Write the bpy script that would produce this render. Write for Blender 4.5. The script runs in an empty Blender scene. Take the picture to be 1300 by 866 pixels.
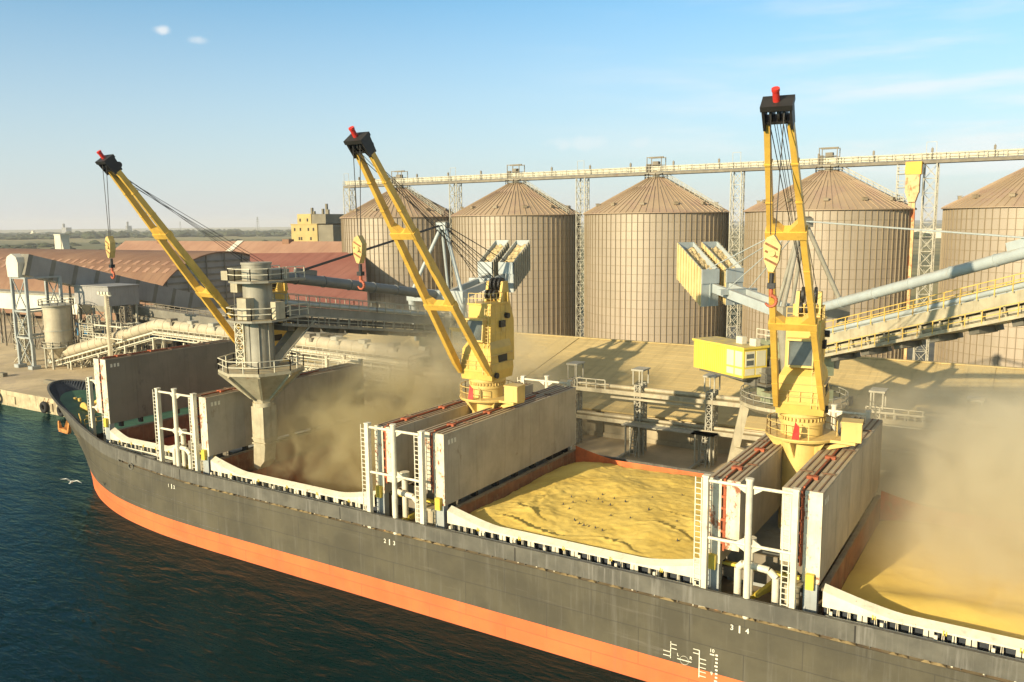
import bpy, math, random
from mathutils import Vector, Matrix, noise as mnoise

rnd = random.Random(7)
R = math.radians
scn = bpy.context.scene
col = scn.collection

# ------------------------------------------------------------------ camera
cam_data = bpy.data.cameras.new('camera')
cam_data.sensor_width = 36.0
cam_data.lens = 1065.14 / 1300 * 36.0
cam_data.clip_start = 0.5
cam_data.clip_end = 60000
cam = bpy.data.objects.new('camera', cam_data)
col.objects.link(cam)
rx = Vector((0.84635, 0.53253, -0.01005))
uy = Vector((-0.06505, 0.12208, 0.99039))
fw = Vector((-0.52864, 0.83756, -0.13796))
cam.matrix_world = Matrix(((rx.x, uy.x, -fw.x, 0), (rx.y, uy.y, -fw.y, 0),
                           (rx.z, uy.z, -fw.z, 31.41), (0, 0, 0, 1)))
scn.camera = cam

# ------------------------------------------------------------------ light
SUN_AZ, SUN_EL = R(13), R(18)          # sunlight travels towards +Y, 13 degrees to +X
world = bpy.data.worlds.new('World')
scn.world = world
world.use_nodes = True
wt = world.node_tree
for n in list(wt.nodes):
    wt.nodes.remove(n)


def N(t, typ, **kw):
    n = t.nodes.new(typ)
    for k, v in kw.items():
        if k.startswith('_'):
            n.inputs[int(k[1:]) if k[1:].isdigit() else k[1:]].default_value = v
        else:
            setattr(n, k, v)
    return n


def mixc(t, fac, a, b, mode='MIX'):
    m = t.nodes.new('ShaderNodeMix')
    m.data_type = 'RGBA'
    m.blend_type = mode
    for sock, v in ((m.inputs[0], fac), (m.inputs[6], a), (m.inputs[7], b)):
        if isinstance(v, bpy.types.NodeSocket):
            t.links.new(v, sock)
        elif isinstance(v, (int, float)):
            sock.default_value = v
        else:
            sock.default_value = (*v, 1) if len(v) == 3 else v
    return m.outputs[2]


def math_(t, op, a, b=None, clamp=False):
    m = t.nodes.new('ShaderNodeMath')
    m.operation = op
    m.use_clamp = clamp
    for i, v in enumerate((a, b)):
        if v is None:
            continue
        if isinstance(v, bpy.types.NodeSocket):
            t.links.new(v, m.inputs[i])
        else:
            m.inputs[i].default_value = v
    return m.outputs[0]


def ramp(t, src, lo, hi, a=0.0, b=1.0, smooth=True):
    m = t.nodes.new('ShaderNodeMapRange')
    m.interpolation_type = 'SMOOTHSTEP' if smooth else 'LINEAR'
    t.links.new(src, m.inputs[0])
    m.inputs[1].default_value, m.inputs[2].default_value = lo, hi
    m.inputs[3].default_value, m.inputs[4].default_value = a, b
    return m.outputs[0]


sky = N(wt, 'ShaderNodeTexSky', sky_type='NISHITA')
sky.sun_disc = False
sky.sun_elevation = SUN_EL
sky.sun_rotation = R(193)
sky.altitude = 0
sky.air_density = 1.0
sky.dust_density = 0.7
sky.ozone_density = 1.5
tc = N(wt, 'ShaderNodeTexCoord')
sep = N(wt, 'ShaderNodeSeparateXYZ')
wt.links.new(tc.outputs['Generated'], sep.inputs[0])
# thin cirrus streaks and two small puffs, placed by direction in the sky
mp = N(wt, 'ShaderNodeMapping')
mp.inputs['Rotation'].default_value = (R(12), R(-14), 0)
mp.inputs['Scale'].default_value = (1.6, 1.6, 11)
wt.links.new(tc.outputs['Generated'], mp.inputs[0])
cn = N(wt, 'ShaderNodeTexNoise', _Scale=2.2, _Detail=5, _Roughness=0.55)
wt.links.new(mp.outputs[0], cn.inputs['Vector'])
cirrus = ramp(wt, cn.outputs[0], 0.43, 0.70)
band = math_(wt, 'MULTIPLY', ramp(wt, sep.outputs[2], 0.0, 0.06), ramp(wt, sep.outputs[2], 0.34, 0.12))
eastern = ramp(wt, sep.outputs[0], -0.62, 0.05)
cirrus = math_(wt, 'MULTIPLY', math_(wt, 'MULTIPLY', cirrus, band), eastern)
cirrus = math_(wt, 'MULTIPLY', cirrus, 0.8)


def puff(az_x, az_y, z, w, h, amount):
    d = Vector((az_x, az_y, 0)).normalized() * math.sqrt(1 - z * z)
    d.z = z
    s = N(wt, 'ShaderNodeVectorMath', operation='SUBTRACT')
    wt.links.new(tc.outputs['Generated'], s.inputs[0])
    s.inputs[1].default_value = d
    m = N(wt, 'ShaderNodeVectorMath', operation='MULTIPLY')
    wt.links.new(s.outputs[0], m.inputs[0])
    m.inputs[1].default_value = (1 / w, 1 / w, 1 / h)
    pn = N(wt, 'ShaderNodeTexNoise', _Scale=60, _Detail=3)
    wt.links.new(tc.outputs['Generated'], pn.inputs['Vector'])
    a = N(wt, 'ShaderNodeVectorMath', operation='LENGTH')
    wt.links.new(m.outputs[0], a.inputs[0])
    ln = math_(wt, 'ADD', a.outputs['Value'], math_(wt, 'MULTIPLY', math_(wt, 'SUBTRACT', pn.outputs[0], 0.5), 1.3))
    return math_(wt, 'MULTIPLY', ramp(wt, ln, 1.0, 0.2), amount)


cloud = cirrus
for args in ((-0.808, 0.589, 0.2035, 0.0125, 0.0065, 0.7), (-0.787, 0.617, 0.1965, 0.0125, 0.006, 0.4),
             (-0.46, 0.888, 0.0925, 0.05, 0.012, 0.35), (-0.40, 0.916, 0.0905, 0.03, 0.010, 0.3)):
    cloud = math_(wt, 'MAXIMUM', cloud, puff(*args))
skyc = mixc(wt, 1.0, sky.outputs[0], (0.62, 1.02, 1.14), 'MULTIPLY')
# pale moist air low over the horizon
skyc = mixc(wt, ramp(wt, sep.outputs[2], 0.27, -0.02, 0.0, 0.92, False), skyc, (4.45, 4.38, 4.65))
skyc = mixc(wt, cloud, skyc, (6.0, 6.0, 5.9))
# made-up pale veil overhead, out of view, added to neutralise the sky light
skyc = mixc(wt, ramp(wt, sep.outputs[2], 0.30, 0.55, 0.0, 0.75), skyc, (2.45, 2.25, 2.0))
bg = N(wt, 'ShaderNodeBackground', _Strength=0.117)
wt.links.new(skyc, bg.inputs[0])
wo = N(wt, 'ShaderNodeOutputWorld')
wt.links.new(bg.outputs[0], wo.inputs[0])

sun_data = bpy.data.lights.new('sun', 'SUN')
sun_data.energy = 5.0
sun_data.angle = R(0.55)
sun_data.color = (1.0, 0.83, 0.585)
sun = bpy.data.objects.new('sun', sun_data)
col.objects.link(sun)
to_sun = Vector((-math.sin(SUN_AZ) * math.cos(SUN_EL), -math.cos(SUN_AZ) * math.cos(SUN_EL), math.sin(SUN_EL)))
sun.rotation_euler = to_sun.to_track_quat('Z', 'Y').to_euler()
sun.location = (-30, -60, 90)

vs = scn.view_settings
vs.view_transform = 'Standard'
vs.look = 'None'
vs.exposure = 0.5
vs.gamma = 1.0
vs.use_curve_mapping = False
scn.cycles.volume_step_rate = 2.0
scn.cycles.volume_max_steps = 64
scn.cycles.volume_bounces = 3
scn.cycles.max_bounces = 8
scn.cycles.use_denoising = True

# ------------------------------------------------------------------ materials


def new_mat(name):
    m = bpy.data.materials.new(name)
    m.use_nodes = True
    t = m.node_tree
    b = t.nodes['Principled BSDF']
    return m, t, b


def paint(name, c, rough=0.6, var=0.18, scale=0.6, streak=0.0, streak_c=None, rust=0.0,
          rust_c=(0.19, 0.075, 0.03), rust_scale=0.5, rust_edge=0.56, metal=0.0, bump=0.0, bscale=8.0, dust=0.0,
          dust_c=(0.42, 0.33, 0.17)):
    """A painted or weathered surface: patchy tone, vertical run-off streaks, rust patches, dust on upward faces."""
    m, t, b = new_mat(name)
    c = (c[0], c[1] * 0.985, c[2] * 0.86)
    geo = N(t, 'ShaderNodeNewGeometry')
    n1 = N(t, 'ShaderNodeTexNoise', _Scale=scale, _Detail=6, _Roughness=0.62)
    t.links.new(geo.outputs['Position'], n1.inputs['Vector'])
    lo = tuple(x * (1 - var) for x in c)
    hi = tuple(min(1, x * (1 + var)) for x in c)
    out = mixc(t, ramp(t, n1.outputs[0], 0.3, 0.7), lo, hi)
    if streak:
        mp_ = N(t, 'ShaderNodeMapping')
        mp_.inputs['Scale'].default_value = (1.6, 1.6, 0.09)
        t.links.new(geo.outputs['Position'], mp_.inputs[0])
        n2 = N(t, 'ShaderNodeTexNoise', _Scale=1.5, _Detail=5, _Roughness=0.7)
        t.links.new(mp_.outputs[0], n2.inputs['Vector'])
        sc = streak_c or tuple(x * 0.5 for x in c)
        out = mixc(t, ramp(t, n2.outputs[0], 0.5, 0.74, 0, streak), out, sc)
    if rust:
        mp3 = N(t, 'ShaderNodeMapping')
        mp3.inputs['Scale'].default_value = (1, 1, 0.55)
        t.links.new(geo.outputs['Position'], mp3.inputs[0])
        n3 = N(t, 'ShaderNodeTexNoise', _Scale=rust_scale, _Detail=8, _Roughness=0.75)
        t.links.new(mp3.outputs[0], n3.inputs['Vector'])
        out = mixc(t, ramp(t, n3.outputs[0], rust_edge, rust_edge + 0.09, 0, rust), out, rust_c)
    if dust:
        sp = N(t, 'ShaderNodeSeparateXYZ')
        t.links.new(geo.outputs['Normal'], sp.inputs[0])
        up = ramp(t, sp.outputs[2], 0.35, 0.95, 0, dust)
        n4 = N(t, 'ShaderNodeTexNoise', _Scale=1.1, _Detail=5)
        t.links.new(geo.outputs['Position'], n4.inputs['Vector'])
        out = mixc(t, math_(t, 'MULTIPLY', up, ramp(t, n4.outputs[0], 0.25, 0.6)), out, dust_c)
    t.links.new(out, b.inputs['Base Color'])
    b.inputs['Roughness'].default_value = rough
    b.inputs['Metallic'].default_value = metal
    if bump:
        n5 = N(t, 'ShaderNodeTexNoise', _Scale=bscale, _Detail=6)
        t.links.new(geo.outputs['Position'], n5.inputs['Vector'])
        bp = N(t, 'ShaderNodeBump', _Strength=bump, _Distance=0.1)
        t.links.new(n5.outputs[0], bp.inputs['Height'])
        t.links.new(bp.outputs[0], b.inputs['Normal'])
    return m


M = {}
M['white'] = paint('cream_white_paint', (0.70, 0.66, 0.56), 0.55, 0.12, 0.9, 0.45, (0.40, 0.33, 0.22), 0.75, rust_edge=0.60, rust_scale=0.9)
M['white_rust'] = paint('rusty_white_paint', (0.68, 0.63, 0.52), 0.6, 0.15, 1.2, 0.5, (0.36, 0.25, 0.14), 1.0, (0.30, 0.10, 0.035), 1.3, 0.53)
M['hull'] = paint('hull_black', (0.080, 0.069, 0.044), 0.62, 0.22, 0.25, 0.55, (0.135, 0.122, 0.092), 0.45, (0.16, 0.07, 0.03), 0.7, 0.665, bump=0.15, bscale=0.6)

def plate_seams(mat, w, h, dark, dent):
    m = M[mat]
    t = m.node_tree
    b = t.nodes['Principled BSDF']
    src = b.inputs['Base Color'].links[0].from_socket
    geo = N(t, 'ShaderNodeNewGeometry')
    sp = N(t, 'ShaderNodeSeparateXYZ')
    t.links.new(geo.outputs['Position'], sp.inputs[0])
    cb = N(t, 'ShaderNodeCombineXYZ')
    t.links.new(sp.outputs[0], cb.inputs[0])
    t.links.new(sp.outputs[2], cb.inputs[1])
    br = N(t, 'ShaderNodeTexBrick')
    br.inputs['Scale'].default_value = 1.0
    br.inputs['Brick Width'].default_value = w
    br.inputs['Row Height'].default_value = h
    br.inputs['Mortar Size'].default_value = 0.03
    br.inputs['Color1'].default_value = (0.42, 0.42, 0.42, 1)
    br.inputs['Color2'].default_value = (0.58, 0.58, 0.58, 1)
    br.inputs['Mortar'].default_value = (0.5, 0.5, 0.5, 1)
    t.links.new(cb.outputs[0], br.inputs['Vector'])
    c = mixc(t, 0.30, src, br.outputs['Color'], 'OVERLAY')
    c = mixc(t, math_(t, 'MULTIPLY', br.outputs['Fac'], 0.5), c, dark)
    # scrapes lying along the side
    mp_ = N(t, 'ShaderNodeMapping')
    mp_.inputs['Scale'].default_value = (0.12, 0.12, 1.6)
    t.links.new(geo.outputs['Position'], mp_.inputs[0])
    n = N(t, 'ShaderNodeTexNoise', _Scale=1.0, _Detail=8, _Roughness=0.7)
    t.links.new(mp_.outputs[0], n.inputs['Vector'])
    c = mixc(t, ramp(t, n.outputs[0], 0.58, 0.72, 0, 0.5), c, dent)
    t.links.new(c, b.inputs['Base Color'])
    bp = N(t, 'ShaderNodeBump', _Strength=0.5, _Distance=0.05)
    wv = N(t, 'ShaderNodeTexNoise', _Scale=0.55, _Detail=2)
    t.links.new(geo.outputs['Position'], wv.inputs['Vector'])
    t.links.new(math_(t, 'ADD', math_(t, 'MULTIPLY', br.outputs['Fac'], 0.4), wv.outputs[0]), bp.inputs['Height'])
    t.links.new(bp.outputs[0], b.inputs['Normal'])


plate_seams('hull', 7.3, 1.9, (0.035, 0.031, 0.024), (0.15, 0.13, 0.095))
M['bulwark'] = paint('bulwark_grey', (0.105, 0.098, 0.082), 0.65, 0.25, 0.5, 0.85, (0.21, 0.195, 0.16), 0.5, (0.18, 0.09, 0.04), 0.9, 0.66)
M['red'] = paint('red_bottom_paint', (0.66, 0.150, 0.044), 0.6, 0.12, 0.3, 0.40, (0.40, 0.13, 0.06), 0.35, (0.24, 0.09, 0.04), 0.6, 0.64)
plate_seams('red', 7.3, 1.1, (0.30, 0.07, 0.03), (0.50, 0.20, 0.09))
M['deck'] = paint('deck_brown', (0.20, 0.155, 0.11), 0.8, 0.3, 0.8, 0, None, 0.7, (0.22, 0.10, 0.045), 0.8, 0.52, dust=0.5)
M['deck_green'] = paint('deck_green', (0.035, 0.11, 0.062), 0.7, 0.2, 0.8, rust=0.5, rust_scale=1.0, rust_edge=0.62)
M['bow_blue'] = paint('bow_blue_black', (0.028, 0.036, 0.05), 0.6, 0.25, 1.0, rust=0.4, rust_edge=0.62)
M['hold'] = paint('hold_red_oxide', (0.36, 0.085, 0.032), 0.75, 0.25, 0.5, 0.5, (0.20, 0.06, 0.03), 0.3)
M['hold_dusty_shade'] = paint('dusty_shaded_coaming', (0.24, 0.105, 0.05), 0.8, 0.3, 0.7, 0.6, (0.30, 0.21, 0.10), 0.5, (0.33, 0.24, 0.11), 0.9, 0.55)
M['coaming_red'] = paint('coaming_orange', (0.60, 0.15, 0.045), 0.7, 0.2, 0.8, 0.4, (0.30, 0.10, 0.04), 0.6, (0.42, 0.28, 0.12), 0.9, 0.58)
M['cover'] = paint('cover_grey', (0.42, 0.375, 0.31), 0.6, 0.14, 0.35, 0.55, (0.25, 0.205, 0.145), 0.6, (0.24, 0.17, 0.10), 0.5, 0.60, bump=0.2, bscale=0.7, dust=0.7)
M['cover_dark'] = paint('cover_channel', (0.15, 0.085, 0.05), 0.8, 0.3, 1.2, rust=0.9, rust_scale=1.5, rust_edge=0.5, dust=0.3)
M['bluegrey'] = paint('blue_grey_paint', (0.33, 0.36, 0.38), 0.6, 0.12, 0.8, 0.4, (0.2, 0.17, 0.13), 0.6, rust_edge=0.6)
M['rustred'] = paint('rust_red_hydraulics', (0.34, 0.085, 0.03), 0.65, 0.3, 2.0)
M['yellow'] = paint('crane_yellow', (0.71, 0.445, 0.085), 0.48, 0.14, 0.6, 0.45, (0.45, 0.27, 0.06), 0.5, (0.30, 0.13, 0.04), 0.9, 0.655)
M['yellow_pale'] = paint('crane_cream_yellow', (0.66, 0.48, 0.17), 0.5, 0.12, 0.5, 0.45, (0.48, 0.30, 0.09), 0.6, (0.32, 0.15, 0.05), 1.0, 0.63, dust=0.3)
M['yellow_house'] = paint('weathered_crane_yellow', (0.63, 0.43, 0.10), 0.5, 0.14, 0.5, 0.55, (0.52, 0.34, 0.09), 0.75, (0.32, 0.15, 0.05), 1.1, 0.62, dust=0.3)
M['yellow_hook'] = paint('hook_yellow', (0.58, 0.42, 0.16), 0.5, 0.15, 2.0, rust=0.6, rust_scale=2.0, rust_edge=0.6)
M['black'] = paint('black_steel', (0.020, 0.019, 0.018), 0.55, 0.3, 1.0)
M['rope'] = paint('wire_rope', (0.030, 0.028, 0.026), 0.6, 0.1, 3.0)
M['redlamp'] = paint('signal_red', (0.62, 0.04, 0.03), 0.45, 0.15, 2.0)
M['orange_hook'] = paint('hook_orange', (0.42, 0.10, 0.045), 0.55, 0.25, 3.0)
M['glass'] = paint('cab_glass', (0.10, 0.115, 0.12), 0.08, 0.2, 1.0)
M['rust'] = paint('rusty_steel', (0.24, 0.105, 0.045), 0.8, 0.4, 2.5)
M['rust_orange'] = paint('orange_rust', (0.52, 0.22, 0.06), 0.8, 0.4, 2.5)
M['rubber'] = paint('black_rubber', (0.018, 0.018, 0.018), 0.8, 0.3, 2.0)
M['bright_yellow'] = paint('lamp_box_yellow', (0.62, 0.48, 0.07), 0.5, 0.1, 2.0, rust=0.5, rust_scale=2.0, rust_edge=0.62)
M['loader'] = paint('loader_grey', (0.29, 0.275, 0.235), 0.55, 0.18, 0.5, 0.65, (0.20, 0.165, 0.11), 0.6, (0.25, 0.14, 0.07), 0.8, 0.62, dust=0.75)
M['loader_blue'] = paint('loader_blue_grey', (0.38, 0.43, 0.47), 0.5, 0.10, 0.4, 0.35, (0.30, 0.26, 0.20), 0.5, (0.25, 0.15, 0.08), 0.7, 0.64, dust=0.5)
M['loader_cream'] = paint('loader_cream', (0.42, 0.38, 0.285), 0.6, 0.18, 0.6, 0.65, (0.27, 0.20, 0.115), 0.6, (0.30, 0.15, 0.06), 0.9, 0.6, dust=0.7)
M['loader_dark'] = paint('loader_dark_steel', (0.13, 0.125, 0.11), 0.7, 0.25, 0.8, dust=0.8)
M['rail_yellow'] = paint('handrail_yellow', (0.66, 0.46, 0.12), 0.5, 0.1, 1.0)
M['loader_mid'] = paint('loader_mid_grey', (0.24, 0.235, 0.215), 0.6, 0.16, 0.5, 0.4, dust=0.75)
M['tube_shade'] = paint('boom_tube_shaded', (0.17, 0.175, 0.175), 0.45, 0.12, 0.4, 0.3, (0.12, 0.11, 0.09))
M['green_dust'] = paint('dusty_green_machine', (0.26, 0.29, 0.20), 0.7, 0.25, 0.6, dust=0.8)
M['ballast'] = paint('ballast_rubble', (0.46, 0.36, 0.20), 0.9, 0.5, 2.5, bump=0.8, bscale=3.0)
M['cw_side'] = paint('counterweight_cream', (0.62, 0.50, 0.26), 0.65, 0.12, 0.8, 0.4, (0.40, 0.28, 0.12), 0.5, (0.32, 0.18, 0.07), 0.9, 0.6)
M['cw_side_shade'] = paint('counterweight_shaded', (0.36, 0.33, 0.26), 0.65, 0.12, 0.8, 0.4, (0.25, 0.2, 0.12), 0.5, (0.28, 0.17, 0.07), 0.9, 0.6)
M['cabin_yellow'] = paint('cabin_yellow', (0.74, 0.57, 0.10), 0.5, 0.08, 0.5, 0.3, (0.60, 0.46, 0.16), dust=0.85)
M['cabin_white'] = paint('cabin_white', (0.70, 0.66, 0.50), 0.5, 0.08, 0.8)
M['concrete'] = paint('quay_concrete', (0.52, 0.42, 0.28), 0.9, 0.22, 0.12, 0, None, 0.55, (0.40, 0.32, 0.22), 0.16, 0.52, bump=0.3, bscale=2.0)
M['quay_wall'] = paint('quay_wall_concrete', (0.46, 0.385, 0.26), 0.9, 0.25, 0.5, 0.6, (0.20, 0.16, 0.10), 0.6, (0.17, 0.13, 0.08), 0.5, 0.55, bump=0.4, bscale=2.0)
M['plaster'] = paint('shed_wall_plaster', (0.50, 0.44, 0.33), 0.85, 0.12, 0.3, 0.4, (0.33, 0.26, 0.17), 0.4, (0.30, 0.22, 0.13), 0.4, 0.6)
M['steel'] = paint('galvanised_steel', (0.40, 0.385, 0.33), 0.55, 0.15, 0.8, rust=0.5, rust_edge=0.6)
M['steel_dark'] = paint('dark_lattice_steel', (0.20, 0.175, 0.14), 0.7, 0.2, 0.8, rust=0.5, rust_edge=0.58, dust=0.6)
M['steel_white'] = paint('pale_lattice_steel', (0.60, 0.565, 0.47), 0.6, 0.12, 0.6, rust=0.4, rust_edge=0.62, dust=0.5)
M['grey_clad'] = paint('grey_cladding', (0.30, 0.295, 0.30), 0.6, 0.14, 0.15, 0.35, (0.18, 0.16, 0.14), 0.35, (0.22, 0.15, 0.10), 0.3, 0.6)
M['grey_pale'] = paint('pale_cladding', (0.66, 0.63, 0.56), 0.6, 0.08, 0.3, 0.3, (0.45, 0.38, 0.28))
M['vessel'] = paint('vessel_cream', (0.45, 0.40, 0.31), 0.6, 0.16, 0.3, 0.8, (0.36, 0.27, 0.16), 0.5, (0.28, 0.15, 0.07), 0.6, 0.6)
M['tube'] = paint('tube_cream', (0.47, 0.41, 0.31), 0.6, 0.14, 0.4, 0.4, (0.40, 0.30, 0.17), 0.5, (0.34, 0.22, 0.11), 0.8, 0.58)
M['blue'] = paint('blue_cladding', (0.03, 0.17, 0.36), 0.6, 0.2, 0.5)
M['cover_shade'] = paint('dusty_grey_cladding', (0.19, 0.18, 0.155), 0.7, 0.2, 0.3, 0.3, dust=0.4)
M['cover_stained_shade'] = paint('stained_shaded_cover', (0.22, 0.20, 0.165), 0.65, 0.12, 0.3, 0.4, (0.14, 0.115, 0.085), 0.75, (0.11, 0.095, 0.07), 0.28, 0.56, dust=0.4)  # grey lowered for shade on this cover; the darker patches are stains
M['dark'] = paint('dark_interior', (0.035, 0.032, 0.028), 0.9, 0.3, 0.5)
M['bld_yellow'] = paint('yellow_plaster', (0.45, 0.345, 0.15), 0.85, 0.10, 0.2, 0.35, (0.50, 0.36, 0.14), dust=0.2)
M['bld_grey'] = paint('grey_plaster', (0.20, 0.18, 0.14), 0.85, 0.15, 0.2)
M['chimney'] = paint('pale_concrete', (0.62, 0.58, 0.50), 0.85, 0.12, 0.1)
M['far'] = paint('distant_building', (0.24, 0.25, 0.27), 0.85, 0.2, 0.01)
M['pigeon'] = paint('pigeon_grey', (0.05, 0.048, 0.05), 0.7, 0.2, 4.0)
M['gull'] = paint('gull_white', (0.80, 0.80, 0.78), 0.7, 0.05, 4.0)
M['mark'] = paint('marking_white', (0.78, 0.75, 0.66), 0.6, 0.12, 3.0)
M['panel_yellow'] = paint('elevator_yellow', (0.72, 0.42, 0.05), 0.6, 0.12, 0.4)
M['panel_rust'] = paint('elevator_rust', (0.62, 0.42, 0.22), 0.7, 0.2, 0.5, rust=1.0, rust_c=(0.50, 0.14, 0.04), rust_scale=0.6, rust_edge=0.5)


def silo_wall_mat():
    """Weathered galvanised sheet: each curved sheet of the wall has its own slight tone."""
    m, t, b = new_mat('silo_sheet')
    tco = N(t, 'ShaderNodeTexCoord')
    sp = N(t, 'ShaderNodeSeparateXYZ')
    t.links.new(tco.outputs['Object'], sp.inputs[0])
    ang = math_(t, 'ARCTAN2', sp.outputs[1], sp.outputs[0])
    u = math_(t, 'FLOOR', math_(t, 'MULTIPLY', ang, 36 / (2 * math.pi)))
    v = math_(t, 'FLOOR', math_(t, 'MULTIPLY', sp.outputs[2], 1 / 1.7))
    cb = N(t, 'ShaderNodeCombineXYZ')
    t.links.new(u, cb.inputs[0]); t.links.new(v, cb.inputs[1])
    wn = N(t, 'ShaderNodeTexWhiteNoise', noise_dimensions='2D')
    t.links.new(cb.outputs[0], wn.inputs[0])
    c = mixc(t, wn.outputs[0], (0.35, 0.292, 0.203), (0.385, 0.32, 0.225))
    geo = N(t, 'ShaderNodeNewGeometry')
    n1 = N(t, 'ShaderNodeTexNoise', _Scale=0.12, _Detail=5)
    t.links.new(geo.outputs['Position'], n1.inputs['Vector'])
    c = mixc(t, ramp(t, n1.outputs[0], 0.35, 0.7, 0, 0.4), c, (0.39, 0.325, 0.245))
    mp_ = N(t, 'ShaderNodeMapping')
    mp_.inputs['Scale'].default_value = (0.9, 0.9, 0.05)
    t.links.new(geo.outputs['Position'], mp_.inputs[0])
    n2 = N(t, 'ShaderNodeTexNoise', _Scale=1.2, _Detail=6, _Roughness=0.7)
    t.links.new(mp_.outputs[0], n2.inputs['Vector'])
    c = mixc(t, ramp(t, n2.outputs[0], 0.5, 0.75, 0, 0.5), c, (0.25, 0.18, 0.115))
    t.links.new(c, b.inputs['Base Color'])
    b.inputs['Roughness'].default_value = 0.55
    b.inputs['Metallic'].default_value = 0.15
    return m


M['silo'] = silo_wall_mat()
M['silo_roof'] = paint('silo_roof_sheet', (0.38, 0.285, 0.20), 0.6, 0.10, 0.12, 0, None, 0.6, (0.34, 0.23, 0.165), 0.2, 0.5)
M['silo_rib'] = paint('silo_stiffener', (0.265, 0.215, 0.15), 0.6, 0.1, 0.2)


def roof_mat(name, c, c2, rows=2.0, axis=1):
    """Old sheet roofing: rows of sheets, patchy fading."""
    m, t, b = new_mat(name)
    geo = N(t, 'ShaderNodeNewGeometry')
    sp = N(t, 'ShaderNodeSeparateXYZ')
    t.links.new(geo.outputs['Position'], sp.inputs[0])
    n1 = N(t, 'ShaderNodeTexNoise', _Scale=0.10, _Detail=7, _Roughness=0.65)
    t.links.new(geo.outputs['Position'], n1.inputs['Vector'])
    o = mixc(t, ramp(t, n1.outputs[0], 0.32, 0.68), c, c2)
    mq = N(t, 'ShaderNodeMapping')
    mq.inputs['Scale'].default_value = (1.3, 0.10, 0.10)
    t.links.new(geo.outputs['Position'], mq.inputs[0])
    n2 = N(t, 'ShaderNodeTexNoise', _Scale=1.0, _Detail=6, _Roughness=0.7)
    t.links.new(mq.outputs[0], n2.inputs['Vector'])
    o = mixc(t, ramp(t, n2.outputs[0], 0.48, 0.72, 0, 0.55), o, tuple(x * 0.62 for x in c))
    u = math_(t, 'FLOOR', math_(t, 'MULTIPLY', sp.outputs[0], 0.42))
    v = math_(t, 'FLOOR', math_(t, 'MULTIPLY', sp.outputs[1], rows))
    cb = N(t, 'ShaderNodeCombineXYZ')
    t.links.new(u, cb.inputs[0]); t.links.new(v, cb.inputs[1])
    wn = N(t, 'ShaderNodeTexWhiteNoise', noise_dimensions='2D')
    t.links.new(cb.outputs[0], wn.inputs[0])
    o = mixc(t, math_(t, 'MULTIPLY', wn.outputs[0], 0.12), o, tuple(x * 0.7 for x in c))
    t.links.new(o, b.inputs['Base Color'])
    b.inputs['Roughness'].default_value = 0.85
    w = N(t, 'ShaderNodeTexWave', wave_type='BANDS', bands_direction='X', _Scale=1.5)
    t.links.new(geo.outputs['Position'], w.inputs['Vector'])
    bp = N(t, 'ShaderNodeBump', _Strength=0.25, _Distance=0.06)
    t.links.new(w.outputs[1], bp.inputs['Height'])
    t.links.new(bp.outputs[0], b.inputs['Normal'])
    return m


M['shed_roof'] = roof_mat('dusty_shed_roof', (0.52, 0.395, 0.165), (0.62, 0.475, 0.205), 0.9)
M['red_roof'] = roof_mat('red_sheet_roof', (0.205, 0.108, 0.060), (0.27, 0.155, 0.085), 0.5)
M['red_roof_dark'] = roof_mat('dark_red_roof', (0.22, 0.075, 0.05), (0.27, 0.11, 0.075), 0.5)
M['red_roof_pale'] = roof_mat('faded_red_roof', (0.33, 0.18, 0.11), (0.40, 0.235, 0.145), 0.4)


def grain_mat():
    m, t, b = new_mat('maize_grain')
    geo = N(t, 'ShaderNodeNewGeometry')
    n1 = N(t, 'ShaderNodeTexNoise', _Scale=0.25, _Detail=6)
    t.links.new(geo.outputs['Position'], n1.inputs['Vector'])
    c = mixc(t, ramp(t, n1.outputs[0], 0.3, 0.7), (0.66, 0.465, 0.09), (0.76, 0.56, 0.13))
    n2 = N(t, 'ShaderNodeTexNoise', _Scale=14, _Detail=3)
    t.links.new(geo.outputs['Position'], n2.inputs['Vector'])
    c = mixc(t, ramp(t, n2.outputs[0], 0.55, 0.75, 0, 0.35), c, (0.56, 0.37, 0.07))
    t.links.new(c, b.inputs['Base Color'])
    b.inputs['Roughness'].default_value = 0.9
    n3 = N(t, 'ShaderNodeTexNoise', _Scale=3.5, _Detail=10, _Roughness=0.82)
    t.links.new(geo.outputs['Position'], n3.inputs['Vector'])
    bp = N(t, 'ShaderNodeBump', _Strength=0.5, _Distance=0.08)
    t.links.new(n3.outputs[0], bp.inputs['Height'])
    t.links.new(bp.outputs[0], b.inputs['Normal'])
    return m


M['grain'] = grain_mat()
M['grain_dirty'] = paint('dirty_spilled_grain', (0.27, 0.20, 0.10), 0.9, 0.3, 1.5)


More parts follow.
